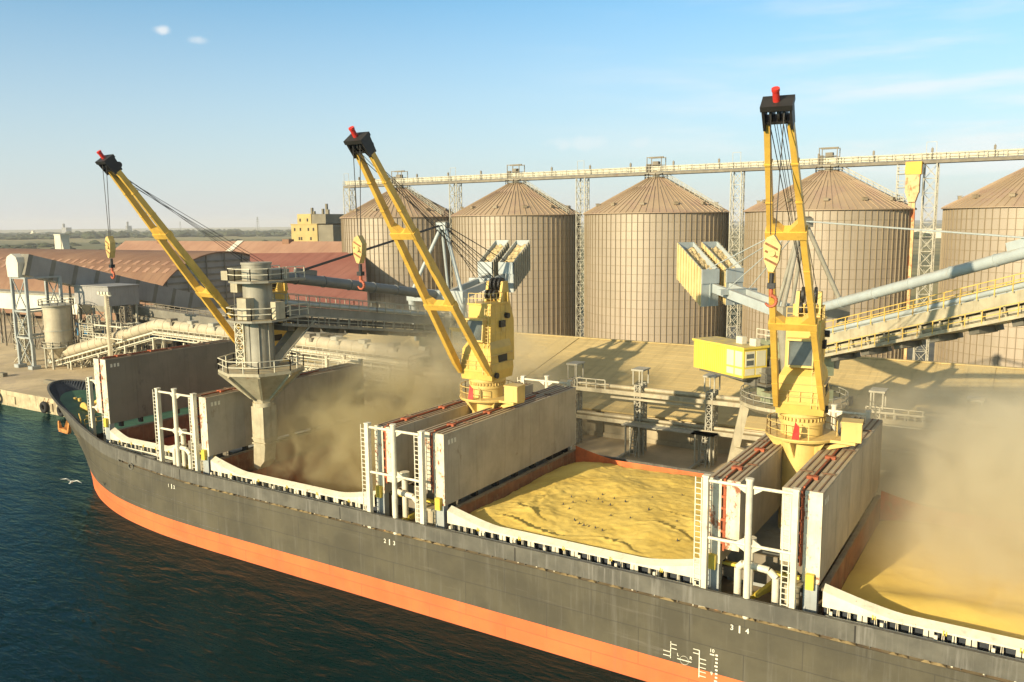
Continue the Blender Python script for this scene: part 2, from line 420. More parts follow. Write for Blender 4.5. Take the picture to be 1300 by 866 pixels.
def water_mat():
    m, t, b = new_mat('harbour_water')
    t.nodes.remove(b)
    geo = N(t, 'ShaderNodeNewGeometry')
    dif = N(t, 'ShaderNodeBsdfDiffuse')
    dif.inputs[0].default_value = (0.0015, 0.013, 0.0125, 1)
    glo = N(t, 'ShaderNodeBsdfGlossy')
    glo.inputs[0].default_value = (0.42, 0.80, 0.92, 1)
    glo.inputs['Roughness'].default_value = 0.10
    fr = N(t, 'ShaderNodeFresnel')
    fr.inputs[0].default_value = 1.33
    mx = N(t, 'ShaderNodeMixShader')
    t.links.new(math_(t, 'MULTIPLY', fr.outputs[0], 0.62), mx.inputs[0])
    t.links.new(dif.outputs[0], mx.inputs[1])
    t.links.new(glo.outputs[0], mx.inputs[2])
    t.links.new(mx.outputs[0], t.nodes['Material Output'].inputs['Surface'])
    hs = None
    for sc, rot, k in (((0.10, 0.30, 1), 25, 1.5), ((0.35, 0.95, 1), 10, 0.75), ((1.1, 2.4, 1), 38, 0.28)):
        mp_ = N(t, 'ShaderNodeMapping')
        mp_.inputs['Scale'].default_value = sc
        mp_.inputs['Rotation'].default_value = (0, 0, R(rot))
        t.links.new(geo.outputs['Position'], mp_.inputs[0])
        n = N(t, 'ShaderNodeTexNoise', _Scale=1.0, _Detail=4, _Roughness=0.55, _Distortion=0.6)
        t.links.new(mp_.outputs[0], n.inputs['Vector'])
        h = math_(t, 'MULTIPLY', n.outputs[0], k)
        hs = h if hs is None else math_(t, 'ADD', hs, h)
    bp = N(t, 'ShaderNodeBump', _Strength=0.75, _Distance=0.32)
    t.links.new(hs, bp.inputs['Height'])
    for q in (dif, glo, fr):
        t.links.new(bp.outputs[0], q.inputs['Normal'])
    return m


M['water'] = water_mat()


def land_mat():
    m, t, b = new_mat('steppe_land')
    geo = N(t, 'ShaderNodeNewGeometry')
    mp_ = N(t, 'ShaderNodeMapping')
    mp_.inputs['Scale'].default_value = (0.0011, 0.0022, 1)
    mp_.inputs['Rotation'].default_value = (0, 0, R(30))
    t.links.new(geo.outputs['Position'], mp_.inputs[0])
    n1 = N(t, 'ShaderNodeTexNoise', _Scale=1.0, _Detail=6, _Roughness=0.6)
    t.links.new(mp_.outputs[0], n1.inputs['Vector'])
    c = mixc(t, ramp(t, n1.outputs[0], 0.40, 0.60), (0.13, 0.13, 0.042), (0.32, 0.265, 0.10))
    n2 = N(t, 'ShaderNodeTexNoise', _Scale=0.02, _Detail=8, _Roughness=0.7)
    t.links.new(geo.outputs['Position'], n2.inputs['Vector'])
    c = mixc(t, ramp(t, n2.outputs[0], 0.5, 0.62, 0, 0.6), c, (0.065, 0.072, 0.028))
    t.links.new(c, b.inputs['Base Color'])
    b.inputs['Roughness'].default_value = 0.95
    return m


M['land'] = land_mat()
M['leaf'] = paint('far_foliage', (0.045, 0.058, 0.026), 0.9, 0.4, 0.05)
M['hill'] = paint('far_hill', (0.09, 0.105, 0.09), 0.9, 0.2, 0.001)

# ------------------------------------------------------------------ mesh helpers
ORG = {}


class MB:
    """Collects boxes, beams, tubes and sheets; build() links them as ONE mesh object."""

    def __init__(s):
        s.v, s.f, s.mi, s.sm = [], [], [], []

    def add(s, vs_, fs, mi=0, smooth=False):
        o = len(s.v)
        s.v += [tuple(p) for p in vs_]
        for f in fs:
            s.f.append(tuple(i + o for i in f))
            s.mi.append(mi)
            s.sm.append(smooth)
        return s

    def hexa(s, a, mi=0):
        return s.add(a, ((0, 3, 2, 1), (4, 5, 6, 7), (0, 1, 5, 4), (1, 2, 6, 5), (2, 3, 7, 6), (3, 0, 4, 7)), mi)

    def box(s, x0, x1, y0, y1, z0, z1, mi=0):
        return s.hexa([(x0, y0, z0), (x1, y0, z0), (x1, y1, z0), (x0, y1, z0),
                       (x0, y0, z1), (x1, y0, z1), (x1, y1, z1), (x0, y1, z1)], mi)

    def beam(s, p, q, w, h=None, up=(0, 0, 1), mi=0, w2=None, h2=None):
        """A box along p-q: w across, h along 'up'."""
        h = w if h is None else h
        w2 = w if w2 is None else w2
        h2 = h if h2 is None else h2
        p, q, up = Vector(p), Vector(q), Vector(up)
        d = (q - p)
        if d.length < 1e-6:
            return s
        d.normalize()
        sd = d.cross(up)
        if sd.length < 1e-3:
            sd = d.cross(Vector((1, 0, 0)))
            if sd.length < 1e-3:
                sd = d.cross(Vector((0, 1, 0)))
        sd.normalize()
        u = sd.cross(d)
        a = []
        for c, ww, hh in ((p, w, h), (q, w2, h2)):
            a += [c - sd * ww / 2 - u * hh / 2, c + sd * ww / 2 - u * hh / 2, c + sd * ww / 2 + u * hh / 2, c - sd * ww / 2 + u * hh / 2]
        return s.hexa(a, mi)

    def tube(s, p, q, r, n=8, r2=None, caps=True, mi=0, smooth=True):
        p, q = Vector(p), Vector(q)
        r2 = r if r2 is None else r2
        d = (q - p).normalized()
        a = d.cross(Vector((0, 0, 1)))
        if a.length < 1e-3:
            a = Vector((1, 0, 0))
        a.normalize()
        b = d.cross(a)
        vs_ = []
        for c, rr_ in ((p, r), (q, r2)):
            for i in range(n):
                t = 2 * math.pi * i / n
                vs_.append(c + (a * math.cos(t) + b * math.sin(t)) * rr_)
        s.add(vs_, [(i, (i + 1) % n, n + (i + 1) % n, n + i) for i in range(n)], mi, smooth and n > 5)
        if caps:
            s.add(vs_[:n], [tuple(reversed(range(n)))], mi)
            s.add(vs_[n:], [tuple(range(n))], mi)
        return s

    def path(s, pts, r, n=6, mi=0):
        for a, b in zip(pts[:-1], pts[1:]):
            s.tube(a, b, r, n, caps=True, mi=mi)
        return s

    def lathe(s, cx, cy, prof, n=48, mi=0, smooth=True, caps=True):
        """prof: (radius, z) from bottom to top."""
        vs_ = []
        for r, z in prof:
            for i in range(n):
                t = 2 * math.pi * i / n
                vs_.append((cx + r * math.cos(t), cy + r * math.sin(t), z))
        k = len(prof)
        for j in range(k - 1):
            # separate rings keep hard profile corners
            ring = vs_[j * n:(j + 2) * n]
            s.add(ring, [(i, (i + 1) % n, n + (i + 1) % n, n + i) for i in range(n)], mi, smooth)
        if caps:
            s.add(vs_[:n], [tuple(reversed(range(n)))], mi)
            s.add(vs_[-n:], [tuple(range(n))], mi)
        return s

    def prism(s, poly, axis, a0, a1, mi=0):
        """poly: 2-D outline swept along an axis (0=x: (y,z), 1=y: (x,z), 2=z: (x,y))."""
        n = len(poly)

        def P(u, v, a):
            return ((a, u, v), (u, a, v), (u, v, a))[axis]
        vs_ = [P(u, v, a0) for u, v in poly] + [P(u, v, a1) for u, v in poly]
        s.add(vs_, [(i, (i + 1) % n, n + (i + 1) % n, n + i) for i in range(n)] + [tuple(reversed(range(n))), tuple(range(n, 2 * n))], mi)
        return s

    def rail(s, pts, h=1.1, post=1.8, r=0.035, closed=False, rails=2):
        pts = [Vector(p) for p in pts]
        if closed:
            pts = pts + [pts[0]]
        for a, b in zip(pts[:-1], pts[1:]):
            L = (b - a).length
            k = max(1, round(L / post))
            for i in range(k + 1):
                c = a.lerp(b, i / k)
                s.beam(c, c + Vector((0, 0, h)), r * 2)
            for j in range(rails):
                z = Vector((0, 0, h * (1 - 0.5 * j)))
                s.beam(a + z, b + z, r * 2)
        return s

    def ladder(s, p, q, w=0.45, step=0.4, side=(1, 0, 0), r=0.03):
        p, q, sd = Vector(p), Vector(q), Vector(side).normalized() * w / 2
        s.beam(p - sd, q - sd, r * 2)
        s.beam(p + sd, q + sd, r * 2)
        k = max(2, int((q - p).length / step))
        for i in range(1, k):
            c = p.lerp(q, i / k)
            s.beam(c - sd, c + sd, r * 1.6)
        return s

    def lattice(s, p, q, w, d, seg, r, br=None, side=(1, 0, 0)):
        """A four-chord lattice mast or truss from p to q."""
        p, q = Vector(p), Vector(q)
        ax = (q - p).normalized()
        a = Vector(side)
        a = (a - ax * a.dot(ax)).normalized()
        b = ax.cross(a)
        br = br or r * 0.6
        cs = [a * w / 2 + b * d / 2, a * w / 2 - b * d / 2, -a * w / 2 - b * d / 2, -a * w / 2 + b * d / 2]
        for c in cs:
            s.beam(p + c, q + c, r * 2, up=a)
        for i in range(seg):
            u, v = p.lerp(q, i / seg), p.lerp(q, (i + 1) / seg)
            for j in range(4):
                c0, c1 = cs[j], cs[(j + 1) % 4]
                s.beam(u + c0, v + c1, br * 2, up=a)
                s.beam(u + c1, v + c0, br * 2, up=a)
                s.beam(v + c0, v + c1, br * 2, up=a)
        return s

    def build(s, name, mat, parent=None, local=False, label=None, **props):
        me = bpy.data.meshes.new(name)
        vs_ = s.v
        off = Vector(ORG.get(parent.name, (0, 0, 0))) if parent and not local else Vector((0, 0, 0))
        me.from_pydata([(x - off.x, y - off.y, z - off.z) for x, y, z in vs_], [], s.f)
        mats = mat if isinstance(mat, (list, tuple)) else [mat]
        for m in mats:
            me.materials.append(M[m] if isinstance(m, str) else m)
        me.polygons.foreach_set('material_index', s.mi)
        me.polygons.foreach_set('use_smooth', s.sm)
        me.update()
        o = bpy.data.objects.new(name, me)
        col.objects.link(o)
        if parent:
            o.parent = parent
            if not local:
                ORG[o.name] = tuple(off)
        if label:
            o['label'] = label
        for k, v in props.items():
            o[k] = v
        return o


def tag(o, label=None, cat=None, group=None, kind=None):
    if label:
        o['label'] = label
    if cat:
        o['category'] = cat
    if group:
        o['group'] = group
    if kind:
        o['kind'] = kind
    return o


def thing(name, loc, label, cat, group=None, rz=0.0):
    o = bpy.data.objects.new(name, None)
    col.objects.link(o)
    o.location = loc
    o.rotation_euler.z = rz
    o.empty_display_size = 0.5
    ORG[o.name] = tuple(loc)
    return tag(o, label, cat, group)


KIDS = None


def copy_thing(root, loc, rz, label):
    def rec(o, parent):
        c = o.copy()
        col.objects.link(c)
        if parent:
            c.parent = parent
        for ch in [k for k in bpy.data.objects if k.parent == o]:
            rec(ch, c)
        return c
    c = rec(root, None)
    c.location = loc
    c.rotation_euler.z = rz
    c['label'] = label
    return c


def text_part(name, body, size, loc, mat, parent, rot=(R(90), 0, 0), align='CENTER'):
    cu = bpy.data.curves.new(name, 'FONT')
    cu.body = body
    cu.size = size
    cu.align_x = align
    cu.align_y = 'CENTER'
    cu.extrude = 0.004
    cu.offset = 0.012 * size
    cu.materials.append(M[mat])
    o = bpy.data.objects.new(name, cu)
    col.objects.link(o)
    o.rotation_euler = rot
    off = Vector(ORG.get(parent.name, (0, 0, 0)))
    me = bpy.data.meshes.new_from_object(o)
    bpy.data.objects.remove(o)
    o = bpy.data.objects.new(name, me)
    col.objects.link(o)
    o.rotation_euler = rot
    o.location = Vector(loc) - off
    o.parent = parent
    return o


def catmull(pts, per=4):
    out = []
    n = len(pts)
    for i in range(n - 1):
        p0, p1, p2, p3 = (Vector(pts[max(0, i - 1)]), Vector(pts[i]), Vector(pts[i + 1]), Vector(pts[min(n - 1, i + 2)]))
        for k in range(per):
            t = k / per
            out.append(tuple(0.5 * ((2 * p1) + (p2 - p0) * t + (2 * p0 - 5 * p1 + 4 * p2 - p3) * t * t + (3 * p1 - p0 - 3 * p2 + p3) * t ** 3)))
    out.append(tuple(pts[-1]))
    return out


# ------------------------------------------------------------------ setting: water, land, quay
GZ = 2.6            # quay level; the water is z = 0
m = MB().add([(-30000, -20000, 0), (30000, -20000, 0), (30000, 78, 0), (-30000, 78, 0)], [(0, 1, 2, 3)])
tag(m.build('water', 'water'), 'dark blue green harbour water with small ripples', kind='structure')
m = MB().add([(-40000, 128, GZ - 0.1), (40000, 128, GZ - 0.1), (40000, 50000, GZ - 0.1), (-40000, 50000, GZ - 0.1)], [(0, 1, 2, 3)])
tag(m.build('ground', 'land'), 'flat green and straw coloured farmland reaching the horizon', kind='structure')
m = MB()
m.box(-700, 300, 77.3, 230, -6, GZ)
tag(m.build('quay_paving', 'concrete'), 'pale concrete quay apron behind the ship', kind='structure')
m = MB()
for k in range(-50, 24):
    x = k * 12.0
    m.box(x + 0.04, x + 11.96, 76.75, 77.297, -6, GZ + 0.12)
    m.box(x + 0.3, x + 3.0, 76.55, 76.748, 0.5, 1.9)
tag(m.build('quay_front_kerb', 'quay_wall'), 'stained concrete quay front above the water', kind='structure')

# ------------------------------------------------------------------ bulk carrier
YC = 63.4                      # centreline; bow towards -X, quay side towards +Y
XK = [-72.6, -43.6, -14.6, 14.4]     # cross decks between the holds
GW_PTS = [(64, 12.75), (20, 12.75), (-20, 12.75), (-60, 12.75), (-70, 12.6), (-77, 11.9), (-85.8, 10.8), (-94.3, 8.8), (-100.6, 6.9), (-105.2, 5.6), (-109.5, 4.1), (-112.3, 2.8), (-114.0, 1.4), (-114.5, 0)]
WL_PTS = [(64, 12.75), (20, 12.75), (-20, 12.75), (-60, 12.75), (-69.5, 12.7), (-76.5, 12.35), (-83.8, 11.3), (-90.2, 9.5), (-95.2, 7.4), (-98.2, 5.8), (-100.2, 4.4), (-101.6, 2.9), (-102.4, 1.5), (-102.7, 0)]
GW, WL = catmull(GW_PTS, 6), catmull(WL_PTS, 6)


def sheer(x):
    return 7.57 + 2.95 * (max(0.0, -88 - x) / 26.5) ** 1.25


def hull_pt(i, z, side=-1, inset=0.0):
    """Point on the hull side at station i and height z (7.57 stands for the gunwale)."""
    xg, bg = GW[i]
    xw, bw = WL[i]
    zg = sheer(xg)
    s_ = max(0.0, z / 7.57)
    t = s_ ** 1.75
    x, b = xw + (xg - xw) * t, bw + (bg - bw) * t
    if z < 0:
        b = bw * (1 + z * 0.01)
    zz = z if z <= 0 else z * (1 + (zg / 7.57 - 1) * s_)
    return (x, YC + side * max(0.0, b - inset), zz)


NS = len(GW)
ship = thing('bulk_carrier', (-25, YC, 0), 'long black cargo ship with orange red bottom loading grain in open holds', 'ship')
levels = [-5, -2, 0, 1.0, 2.0, 3.2, 4.6, 5.8, 6.25]
m = MB()
for side in (-1, 1):
    for a, b in zip(levels[:-1], levels[1:]):
        ra = [hull_pt(i, a, side) for i in range(NS)]
        rb = [hull_pt(i, b, side) for i in range(NS)]
        mi = 1 if b <= 2.0 else 0
        fs = []
        for i in range(NS - 1):
            q = (i, i + 1, NS + i + 1, NS + i)
            fs.append(q if side == 1 else tuple(reversed(q)))
        m.add(ra + rb, fs, mi, True)
# stern plate
m.add([(64, YC - 12.7, -5), (64, YC + 12.7, -5), (64, YC + 12.75, 6.25), (64, YC - 12.75, 6.25)], [(0, 1, 2, 3)], 0)
m.build('hull', ['hull', 'red'], ship)
# welded knuckle line above the boot topping
m = MB()
for i in range(20, NS - 4):
    for z, t in ((2.42, 0.05), (4.15, 0.03)):
        a, b = hull_pt(i, z, -1, -0.02), hull_pt(i + 1, z, -1, -0.02)
        m.beam(a, b, 0.05, t)
m.build('weld_seam', 'bulwark', ship)

# bulwark: a plate standing above an open slot along the deck edge, solid round the bow
m = MB()
cap = MB()
stay = MB()
for side in (-1, 1):
    for i in range(NS - 1):
        xm = GW[i][0]
        z0 = 6.44 if xm > -84 else 6.24
        A, B_ = hull_pt(i, 7.57, side), hull_pt(i + 1, 7.57, side)
        A0, B0 = hull_pt(i, z0, side), hull_pt(i + 1, z0, side)
        n = 1 if xm < -30 else 6
        th = 0.10 * side
        for k in range(n):
            f0, f1 = k / n, (k + 1) / n
            L = lambda P, Q, f: tuple(P[j] + (Q[j] - P[j]) * f for j in range(3))
            a0, a1, b0, b1 = L(A0, B0, f0), L(A0, B0, f1), L(A, B_, f0), L(A, B_, f1)
            vs_ = [a0, a1, b1, b0] + [(p[0], p[1] - th, p[2]) for p in (a0, a1, b1, b0)]
            m.add(vs_, [(0, 1, 2, 3), (7, 6, 5, 4), (0, 4, 5, 1), (3, 2, 6, 7)])
        cap.beam((A[0], A[1] - th * 0.5, A[2] + 0.03), (B_[0], B_[1] - th * 0.5, B_[2] + 0.03), 0.26, 0.07)
m.build('bulwark', 'bulwark', ship)
cap.build('bulwark_rail', 'bulwark', ship)
stay = MB()
x = 60.0
while x > -84:
    i = min(range(NS), key=lambda j: abs(GW[j][0] - x))
    y = YC - 12.6 if x > -62 else hull_pt(i, 6.3, -1)[1] + 0.15
    stay.prism([(y + 0.1, 6.2), (y + 0.75, 6.2), (y + 0.16, 7.4), (y + 0.1, 7.4)], 0, x - 0.03, x + 0.03)
    x -= rnd.choice((1.2, 1.2, 1.8))
stay.build('bulwark_stay', 'bulwark', ship)
for x in (-71.5, -49.6, -31.9, -8.0, -80.0):
    seam = MB()
    i = min(range(NS), key=lambda j: abs(GW[j][0] - x))
    y = YC - 12.75 if x > -62 else hull_pt(i, 7.0, -1)[1] + 0.02
    seam.box(x - 0.05, x + 0.05, y - 0.02, y + 0.01, 6.46, 7.55)
    seam.build('bulwark_gap', 'dark', ship)
# spilled grain lying in the slot
m = MB()
for k in range(90):
    x = rnd.gauss(rnd.choice((-66, -55, -43, -40, -28, -15, -12, -4, 6)), 2.2)
    if x < -80:
        continue
    i = min(range(NS), key=lambda j: abs(GW[j][0] - x))
    y = (YC - 12.75 if x > -62 else hull_pt(i, 6.3, -1)[1]) + 0.08
    L, h = rnd.uniform(0.15, 0.55), rnd.uniform(0.06, 0.16)
    m.add([(x - L, y - 0.07, 6.26), (x + L, y - 0.07, 6.26), (x + L * 0.6, y + 0.5, 6.26), (x - L * 0.6, y + 0.5, 6.26), (x, y + 0.15, 6.26 + h)],
          [(0, 1, 4), (1, 2, 4), (2, 3, 4), (3, 0, 4)])
m.build('spilled_grain', 'grain_dirty', ship, kind='stuff')

HOLDS = [(-88.4, -76.2, 54.9, 71.9), (-68.2, -46.9, 52.7, 74.1), (-39.2, -17.9, 52.7, 74.1), (-10.2, 11.1, 52.7, 74.1)]
# weather deck: strips round the hatch openings
m = MB()


def side_y(x, side=-1):
    if x > -62:
        return YC + side * 12.70
    i = min(range(NS - 1), key=lambda j: abs(hull_pt(j, 6.2, -1)[0] - x))
    return YC + side * (YC - hull_pt(i, 6.2, -1)[1] - 0.05)


xs = sorted({64.0, -100.0} | {v for h in HOLDS for v in h[:2]} | {float(v) for v in range(-98, -60, 2)} | {20.0, 40.0})
for a, b in zip(xs[:-1], xs[1:]):
    c = (a + b) / 2
    hold = [h for h in HOLDS if h[0] <= c <= h[1]]
    n0, n1, f0, f1 = side_y(a), side_y(b), side_y(a, 1), side_y(b, 1)
    if hold:
        y0, y1 = hold[0][2], hold[0][3]
        m.add([(a, n0, 6.2), (b, n1, 6.2), (b, y0, 6.2), (a, y0, 6.2)], [(0, 1, 2, 3)])
        m.add([(a, y1, 6.2), (b, y1, 6.2), (b, f1, 6.2), (a, f0, 6.2)], [(0, 1, 2, 3)])
    else:
        m.add([(a, n0, 6.2), (b, n1, 6.2), (b, f1, 6.2), (a, f0, 6.2)], [(0, 1, 2, 3)])
m.build('deck', 'deck', ship)
# raised green forecastle deck with the dark inside of the bow bulwark and its stays
m = MB()
near = [hull_pt(i, 6.45, -1, 0.12) for i in range(NS) if GW[i][0] < -95]
far = [(p[0], 2 * YC - p[1], p[2]) for p in near]
zf = 7.6
k = len(near)
zd = [sheer(GW[i][0]) - 1.15 for i in range(NS) if GW[i][0] < -95]
m.add([(p[0], p[1], z) for p, z in zip(near, zd)] + [(p[0], p[1], z) for p, z in zip(far, zd)], [(i, i + 1, k + i + 1, k + i) for i in range(k - 1)])
m.build('forecastle_deck', 'deck_green', ship)
m = MB()
for side in (-1, 1):
    for i in range(NS - 1):
        if GW[i][0] > -94:
            continue
        a0, b0 = hull_pt(i, 6.3, side, 0.16), hull_pt(i + 1, 6.3, side, 0.16)
        a1, b1 = hull_pt(i, 7.5, side, 0.16), hull_pt(i + 1, 7.5, side, 0.16)
        m.add([a0, b0, b1, a1], [(0, 1, 2, 3)])
        c = Vector(a1)
        inw = Vector((0.55, -side * 0.8, 0))
        m.beam(c, Vector((c.x + inw.x, c.y + inw.y, c.z - 1.05)), 0.12, 0.3)
m.build('bow_lining', 'bow_blue', ship)
# windlass and mooring gear on the bow
for x, y in ((-103.5, 61.2), (-103.5, 65.6)):
    m = MB()
    m.tube((x, y - 0.9, zf + 0.75), (x, y + 0.9, zf + 0.75), 0.55, 12)
    m.tube((x, y - 1.0, zf + 0.75), (x, y - 0.85, zf + 0.75), 0.85, 12)
    m.tube((x, y + 0.85, zf + 0.75), (x, y + 1.0, zf + 0.75), 0.85, 12)
    m.box(x + 0.5, x + 1.7, y - 0.6, y + 0.6, zf, zf + 1.0)
    m.build('windlass', 'rail_yellow', ship)
for x, y in ((-99, 58.6), (-100, 58.6), (-107, 61.8), (-108, 61.8), (-99, 68.2)):
    m = MB()
    m.tube((x, y, zf - 0.4), (x, y, zf + (1.5 if x < -105 else 0.6)), 0.22, 10)
    m.build('mooring_bitt', 'rail_yellow', ship)
m = MB()
m.rail([(-97.3, 56.6, 7.3), (-97.3, 61, 7.3), (-97.3, 66, 7.3), (-97.3, 70, 7.3)], 1.1, 1.6, 0.04)
m.rail([(-97.4, 56.2, 7.3), (-99.8, 57.4, 7.6)], 1.1, 1.2, 0.04)
m.build('bow_railing', 'rail_yellow', ship)
# anchor in its pocket under the bow flare
m = MB()
ia = min(range(NS), key=lambda j: abs(hull_pt(j, 5.6, -1)[0] + 107.3))
a = Vector(hull_pt(ia, 5.2, -1)) + Vector((-0.35, -0.45, -0.3))
m.beam(a + Vector((0.2, 0.5, 1.2)), a + Vector((-0.2, -0.1, -0.9)), 0.35, 0.35)
m.beam(a + Vector((-0.9, -0.3, -0.8)), a + Vector((0.8, -0.1, -1.0)), 0.5, 0.5)
m.beam(a + Vector((-0.9, -0.3, -0.8)), a + Vector((-1.2, -0.25, 0.3)), 0.45, 0.4, w2=0.15)
m.beam(a + Vector((0.8, -0.1, -1.0)), a + Vector((1.0, -0.15, 0.2)), 0.45, 0.4, w2=0.15)
m.build('anchor', 'rust_orange', ship)
# hawse pipe ring on the shell
i = min(range(NS), key=lambda j: abs(GW[j][0] + 82))
p = Vector(hull_pt(i, 6.2, -1))
m = MB()
for k in range(14):
    t0, t1 = 2 * math.pi * k / 14, 2 * math.pi * (k + 1) / 14
    c0 = p + Vector((math.cos(t0) * 0.42, -0.05, math.sin(t0) * 0.30))
    c1 = p + Vector((math.cos(t1) * 0.42, -0.05, math.sin(t1) * 0.30))
    m.beam(c0, c1, 0.14, 0.14)
m.build('fairlead_ring', 'bulwark', ship)

# hold linings
for h in HOLDS:
    x0, x1, y0, y1 = h
    m = MB()
    zb, zt = -1.5, 8.05
    m.add([(x0, y0, zb), (x1, y0, zb), (x1, y1, zb), (x0, y1, zb), (x0, y0, 6.4), (x1, y0, 6.4), (x1, y1, 6.4), (x0, y1, 6.4)],
          [(0, 1, 2, 3), (0, 4, 5, 1), (1, 5, 6, 2), (2, 6, 7, 3), (3, 7, 4, 0)])
    m.build('hold_lining', 'hold', ship)


def coaming_top(f):
    """Height of the coaming along a hatch: raised at both ends."""
    e = min(f, 1 - f) * 21
    return 8.0 + 0.9 * max(0.0, 1 - e / 4.5) ** 1.3


for h in HOLDS:
    x0, x1, y0, y1 = h
    m = MB()          # 0 white outside, 1 orange inside
    stays_by_side = []
    n = 32
    for side, yy in ((-1, y0), (1, y1)):
        stays = MB()
        stays_by_side.append(stays)
        for i in range(n):
            fa, fb = i / n, (i + 1) / n
            xa, xb = x0 + (x1 - x0) * fa, x0 + (x1 - x0) * fb
            za, zb = coaming_top(fa), coaming_top(fb)
            o = side * 0.10
            of = side * 0.62
            # inner skin
            m.add([(xa, yy, 6.2), (xb, yy, 6.2), (xb, yy, zb), (xa, yy, za)], [(0, 1, 2, 3) if side == 1 else (3, 2, 1, 0)], 1)
            # outer skin and sloping top flange
            m.add([(xa, yy + o, 6.2), (xb, yy + o, 6.2), (xb, yy + o, zb - 0.15), (xa, yy + o, za - 0.15)], [(3, 2, 1, 0)], 2)
            m.add([(xa, yy, za), (xb, yy, zb), (xb, yy + of, zb - 0.28), (xa, yy + of, za - 0.28)], [(0, 1, 2, 3)], 0)
            m.add([(xa, yy + of, za - 0.28), (xb, yy + of, zb - 0.28), (xb, yy + of, 7.60), (xa, yy + of, 7.60)], [(0, 1, 2, 3)], 0)
            m.add([(xa, yy + of, 7.60), (xb, yy + of, 7.60), (xb, yy + o, 7.58), (xa, yy + o, 7.58)], [(0, 1, 2, 3)], 0)
        x = x0 + 0.3
        while x < x1 - 0.3:
            w = rnd.choice((0.12, 0.14, 0.2, 0.55))
            ya, yb = sorted((yy + side * 0.46, yy + side * 0.58))
            stays.prism([(x - 0.06, 6.2), (x + w + 0.06, 6.2), (x + w, 7.6), (x, 7.6)], 1, ya, yb)
            stays.box(x + w / 2 - 0.03, x + w / 2 + 0.03, min(yy + side * 0.1, ya), max(yy + side * 0.1, yb), 6.2, 7.58)
            x += w + rnd.choice((0.42, 0.5, 0.62, 0.8))
    for xx, side in ((x0, -1), (x1, 1)):
        zt = 8.35
        m.add([(xx, y0, 6.2), (xx, y1, 6.2), (xx, y1, zt), (xx, y0, zt)], [(0, 1, 2, 3)], 4)  # end walls: colour darkened for shade, with dust over it
        m.box(min(xx, xx + side * 0.35), max(xx, xx + side * 0.35), y0, y1, zt, zt + 0.14, 3)
        m.add([(xx + side * 0.12, y0, 6.2), (xx + side * 0.12, y1, 6.2), (xx + side * 0.12, y1, zt), (xx + side * 0.12, y0, zt)], [(0, 1, 2, 3)], 3)
    hc = m.build('hatch_coaming', ['white', 'coaming_red', 'bow_blue', 'deck', 'hold_dusty_shade'], ship)
    for stays in stays_by_side:
        stays.build('coaming_stay', 'white', hc)
    # cleats with yellow marks along the flange
    c = MB()
    for q in range(5):
        x = x0 + (x1 - x0) * (0.14 + 0.18 * q)
        c.box(x - 0.09, x - 0.02, y0 - 0.66, y0 - 0.63, 7.5, 7.78)
        c.box(x + 0.05, x + 0.12, y0 - 0.66, y0 - 0.63, 7.5, 7.74)
    c.build('cleat_mark', 'bright_yellow', hc)
    # handrail and pipe line along the walkway
    c = MB()
    c.tube((x0 + 0.3, y0 - 1.05, 7.22), (x1 - 0.2, y0 - 1.05, 7.22), 0.08, 8)
    c.tube((x0 + 0.3, y0 - 0.85, 6.95), (x1 - 0.2, y0 - 0.85, 6.95), 0.10, 8)
    x = x0 + 0.6
    while x < x1:
        c.box(x - 0.09, x + 0.09, y0 - 1.13, y0 - 1.02, 6.2, 7.6)
        x += 2.9
    for q in range(4):
        xa = x0 + 7.2 + q * 3.1
        c.box(xa, xa + 1.9, y0 - 1.75, y0 - 1.2, 6.86, 6.94)
        c.box(xa + 0.1, xa + 0.2, y0 - 1.7, y0 - 1.6, 6.2, 6.86)
        c.box(xa + 1.7, xa + 1.8, y0 - 1.7, y0 - 1.6, 6.2, 6.86)
    c.build('walkway_rail', 'white', ship)


def cover_panel(xa, xb, y0, y1, z0, z1, parent, mat='cover'):
    m = MB()
    m.box(xa, xb, y0 + 0.02, y1 - 0.02, z0, z1)
    # shallow stiffener lines on the broad faces
    for xx, s in ((xa, -1), (xb, 1)):
        m.box(min(xx, xx + s * 0.03), max(xx, xx + s * 0.03), y0 + 0.05, y1 - 0.05, z1 - 0.22, z1 - 0.1)
        for k in range(1, 5):
            y = y0 + (y1 - y0) * k / 5
            m.box(min(xx, xx + s * 0.012), max(xx, xx + s * 0.012), y - 0.03, y + 0.03, z0 + 0.15, z1 - 0.25)
    p = m.build('cover_panel', mat, parent)
    if z0 < 9.5:
        st_ = MB()
        sx_ = xb + 0.012 if mat == 'cover' else xb + 0.012
        for k in range(3):
            st_.box(sx_, sx_ + 0.004, y0 + 0.5 + k * 0.42, y0 + 0.75 + k * 0.42, z1 - 0.95, z1 - 0.55)
        st_.build('stencil_mark', 'mark', parent)
    # white end plate with recessed edge and lifting pads
    for yy, s in ((y0, -1), (y1, 1)):
        e = MB()
        a, b = sorted((yy, yy + s * 0.07))
        e.box(xa, xb, a, b, z0, z1)
        for k in range(5):
            z = z0 + (z1 - z0) * (0.12 + 0.19 * k)
            e.box(xa + 0.1, xa + 0.26, min(b, a) - 0.05, max(a, b) + 0.05, z, z + 0.22)
        e.build('end_plate', 'white_rust', parent)
    # brown grooves and seal channels along the top edge
    t = MB()
    w = xb - xa
    for f in (0.3, 0.72):
        t.box(xa + w * f - 0.05, xa + w * f + 0.05, y0 + 0.1, y1 - 0.1, z1 + 0.002, z1 + 0.05)
    for k in range(3):
        y = y0 + (y1 - y0) * (k + 0.6) / 3.3
        t.box(xa + 0.1, xb - 0.1, y - 0.08, y + 0.08, z1 + 0.05, z1 + 0.11)
    t.build('top_channel', 'cover_dark', parent)
    return p


